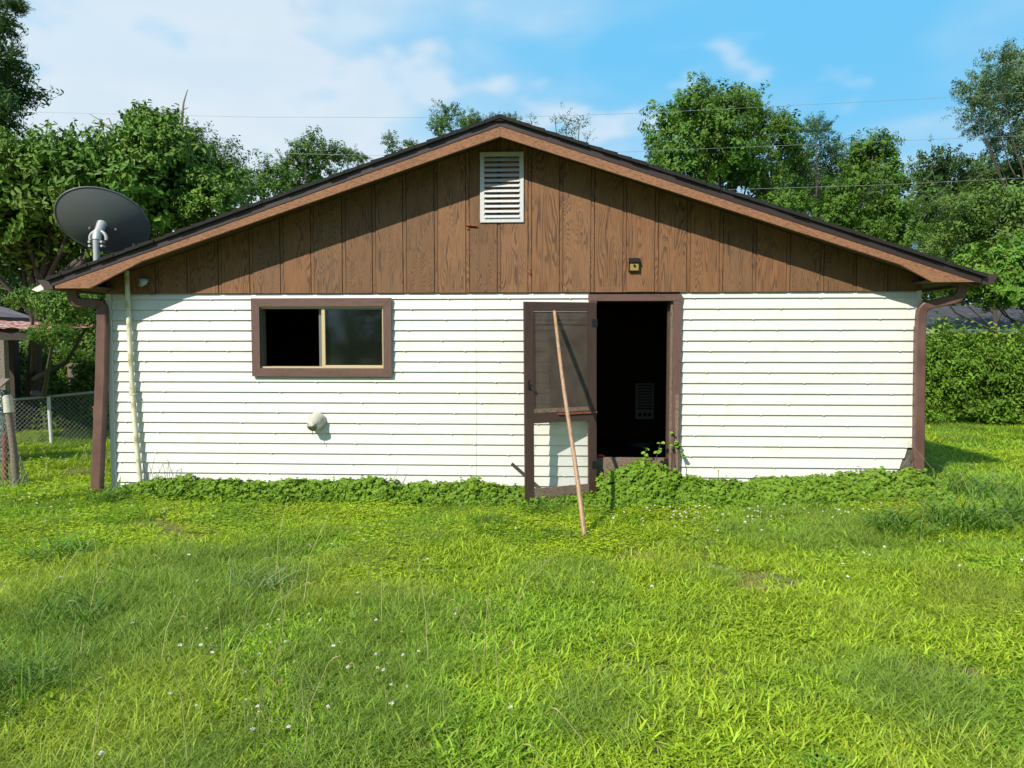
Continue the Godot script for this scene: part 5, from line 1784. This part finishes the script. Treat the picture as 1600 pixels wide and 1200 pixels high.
func make_weeds() -> void:
	rng.seed = 411
	# coarse blue-green clumps
	var spots := [
		[3.35, 1.35, 0.42, 160, "clump of coarse blue-green grass growing by the right house corner"],
		[2.75, 1.45, 0.34, 110, "coarse blue-green grass clump left of the big corner clump"],
		[3.95, 1.2, 0.42, 160, "coarse tall grass clump beyond the right downspout"],
		[4.35, 1.9, 0.4, 140, "coarse tall grass clump farthest from the right house wall"],
		[4.1, 0.2, 0.45, 130, "tall seeding grass against the right downspout"],
		[-1.9, 3.05, 0.26, 90, "flattened blue-green grass clump in the middle of the left lawn"],
		[-2.7, 3.7, 0.3, 90, "dark long-bladed grass clump at the left foreground"],
		[-2.45, 4.5, 0.34, 110, "long trailing grass clump beside the dark left clump"],
		[-1.15, 4.75, 0.3, 70, "wispy pale grass clump with long straw stems in the foreground"],
		[-3.6, 2.4, 0.3, 80, "long leaning grass clump on the left lawn before the wire netting"],
		[0.02, 1.62, 0.2, 60, "dark grass clump around the foot of the wooden pole"],
		[-0.1, 0.72, 0.24, 70, "dark grass clump below the screen door"],
		[-4.35, 0.42, 0.3, 90, "grass clump around the foot of the left downspout"],
		[1.0, 4.95, 0.14, 60, "bright broad crabgrass clump in the right foreground"],
		[-0.55, 1.2, 0.22, 60, "dark grass clump in the clover left of the wooden pole"]]
	for s in spots:
		var c := Color(0.15, 0.275, 0.045)
		var w := 0.0115
		var lean := 0.75
		if s[4].contains("wispy"):
			c = Color(0.2, 0.26, 0.07)
			w = 0.0035
		elif s[4].contains("crabgrass"):
			c = Color(0.2, 0.35, 0.03)
			w = 0.011
		elif s[4].contains("dark"):
			c = Color(0.13, 0.24, 0.035)
			w = 0.0075
		if s[4].contains("flattened"):
			c = Color(0.19, 0.28, 0.11)
			lean = 2.2
		var mb := MB.new()
		weed_blades(mb, int(s[3] * 1.6), s[2] * 0.55, s[2] * 1.35, w, lean, c, s[2] * 0.7)
		var t := thing("grass_clump", s[4], "grass clump", "coarse grass clumps in the lawn", Vector3(s[0], ground_y(s[0], s[1]), s[1]))
		part(t, "blades", mb, M.grass).set_meta("kind", "stuff")
	# straw stems with seed heads
	var st := MB.new()
	var places := []
	for i in 190:
		var p: Vector2 = Vector2(rnd(-3.4, 0.2), rnd(2.8, 5.4)) if i < 105 else (Vector2(rnd(2.6, 4.6), rnd(0.1, 2.0)) if i < 160 else Vector2(rnd(-6.2, -4.6), rnd(-2.0, 1.4)))
		places.append(p)
	for p in places:
		var h := rnd(0.14, 0.36) * (1.5 if rng.randf() < 0.25 else 1.0)
		var a := rnd(0, TAU)
		var o := Vector3(cos(a), 0, sin(a))
		var b := Vector3(p.x, ground_y(p.x, p.y), p.y)
		var lean := rnd(0.15, 1.1)
		st.col = Color(0.46, 0.43, 0.2) * rnd(0.8, 1.25) if rng.randf() < 0.7 else Color(0.2, 0.27, 0.08)
		var m := b + (Vector3.UP + o * lean * 0.5) * h * 0.6
		var e := b + (Vector3.UP + o * lean) * h
		var tip := e + (o * 0.7 + Vector3.UP * rnd(-0.3, 0.3)) * rnd(0.03, 0.07)
		st.tube(PackedVector3Array([b, m, e]), PackedFloat32Array([0.0022, 0.0018, 0.0014]), 3, false)
		st.tube(PackedVector3Array([e, e.lerp(tip, 0.4) + Vector3.UP * 0.006, tip]), PackedFloat32Array([0.002, 0.0042, 0.001]), 4, false)
	var so := part(self, "seeding_grass", st, M.grass)
	so.set_meta("kind", "stuff")
	tag(so, "thin straw-coloured seeding grass stems standing out of the lawn", "grass")
	# clover flowers
	var fm := MB.new()
	rng.seed = 431
	for i in 3:
		var c := Vector3(rnd(-0.01, 0.01), 0.075, rnd(-0.01, 0.01))
		if i > 0:
			break
		fm.col = Color(0.12, 0.2, 0.04)
		fm.tube(PackedVector3Array([Vector3.ZERO, c]), PackedFloat32Array([0.0012, 0.001]), 3, false)
		for j in 22:
			var u := gauss().normalized()
			u.y = absf(u.y) * 0.8 - 0.1
			fm.col = Color(0.82, 0.78, 0.72) if u.y > 0.0 else Color(0.6, 0.45, 0.35)
			fm.leaf(c, u, Vector3(rnd(-1, 1), rnd(-1, 1), rnd(-1, 1)).normalized(), 0.0125, 0.006, 0.1)
	var fxs := []
	var fcs := []
	for i in 330:
		var r := rng.randf()
		var p: Vector2
		if r < 0.2:
			p = Vector2(1.25 + rng.randfn() * 0.35, 1.05 + rng.randfn() * 0.25)
		elif r < 0.32:
			p = Vector2(2.4 + rng.randfn() * 0.7, 1.0 + rng.randfn() * 0.3)
		elif r < 0.5:
			p = Vector2(-1.2 + rng.randfn() * 0.6, 4.0 + rng.randfn() * 0.5)
		elif r < 0.62:
			p = Vector2(-4.6 + rng.randfn() * 0.6, 0.9 + rng.randfn() * 0.4)
		elif r < 0.85:
			p = Vector2(-6.2 + rng.randfn() * 0.7, -2.3 + rng.randfn() * 0.7)
		else:
			p = Vector2(rnd(-3.5, 3.5), rnd(0.9, 3.2))
		if p.x > WL - 0.1 and p.x < WR + 0.1 and p.y < 0.7:
			continue
		put(fxs, fcs, p.x, p.y, rnd(0.6, 1.05), Color(1, 1, 1) if rng.randf() < 0.85 else Color(0.62, 0.46, 0.34), 0.4)
	var fo := scatter(self, "clover_flower", fm.mesh(), M.petal, fxs, fcs)
	tag(fo, "small white and browning clover flower heads dotted over the lawn", "flowers")
	# dandelion by the right wall
	var dp := Vector3(1.62, ground_y(1.62, 0.17), 0.17)
	var t := thing("dandelion", "single yellow dandelion flower standing against the white siding", "flower", "", dp)
	var mb := MB.new()
	mb.tube(PackedVector3Array([Vector3.ZERO, Vector3(0.005, 0.15, -0.02), Vector3(0, 0.29, -0.04)]), PackedFloat32Array([0.004, 0.0035, 0.003]), 6)
	mb.tube(PackedVector3Array([Vector3(0.02, 0, 0), Vector3(0.07, 0.14, -0.02), Vector3(0.08, 0.25, -0.05)]), PackedFloat32Array([0.003, 0.003, 0.0025]), 6)
	for v in mb.c.size():
		mb.c[v] = Color(0.13, 0.22, 0.05)
	part(t, "stalk", mb, M.leaf)
	mb = MB.new()
	for j in 26:
		var a := j * 2.4
		mb.col = Color(0.85, 0.55, 0.01)
		mb.leaf(Vector3(0, 0.29, -0.04), Vector3(cos(a), 0.25 + 0.03 * j, sin(a)), Vector3.UP, 0.02, 0.006, 0.1)
	part(t, "flower_head", mb, M.petal)
	# dry wisps against the siding
	rng.seed = 455
	for q in [[-4.12, 0.30, "dark dry grass stalks against the siding by the cream pipe"], [-3.9, 0.26, "dark bent grass stalks on the siding right of the cream pipe"], [2.9, 0.3, "pale broken weed wisps in front of the right siding"], [3.38, 0.3, "dry weed stalk by the broken siding corner"], [-1.58, 0.2, "short dry twigs poking above the vine bank"]]:
		mb = MB.new()
		var base := Vector3(q[0], 0.05, 0.13)
		t = thing("dry_stalks", q[2], "weed", "", base)
		for i in 5:
			var h: float = rnd(0.25, 0.42) if q[0] < -3.0 or q[0] > 3.0 else rnd(0.18, 0.34)
			var o := Vector3(rnd(-0.14, 0.14), 0, rnd(-0.04, 0.04))
			var p := Vector3(rnd(-0.08, 0.08), -0.05, 0)
			mb.tube(PackedVector3Array([p, p + o * 0.3 + Vector3(0, h * 0.55, 0), p + o * 0.8 + Vector3(0, h, 0), p + o * 1.3 + Vector3(0, h * 0.93, 0)]), PackedFloat32Array([0.0028, 0.0024, 0.002, 0.0012]), 4)
		part(t, "stalk", mb, M.old_dark if q[0] < -3.0 else M.dead)

func _ready() -> void:
	rng.seed = 1
	noise.seed = 4
	noise.frequency = 0.01
	gnoise.seed = 9
	gnoise.frequency = 0.02
	gnoise.fractal_octaves = 3
	make_view()
	make_materials()
	make_house()
	make_fixtures()
	make_surroundings()
	make_trees()
	make_shrubs()
	make_lawn()
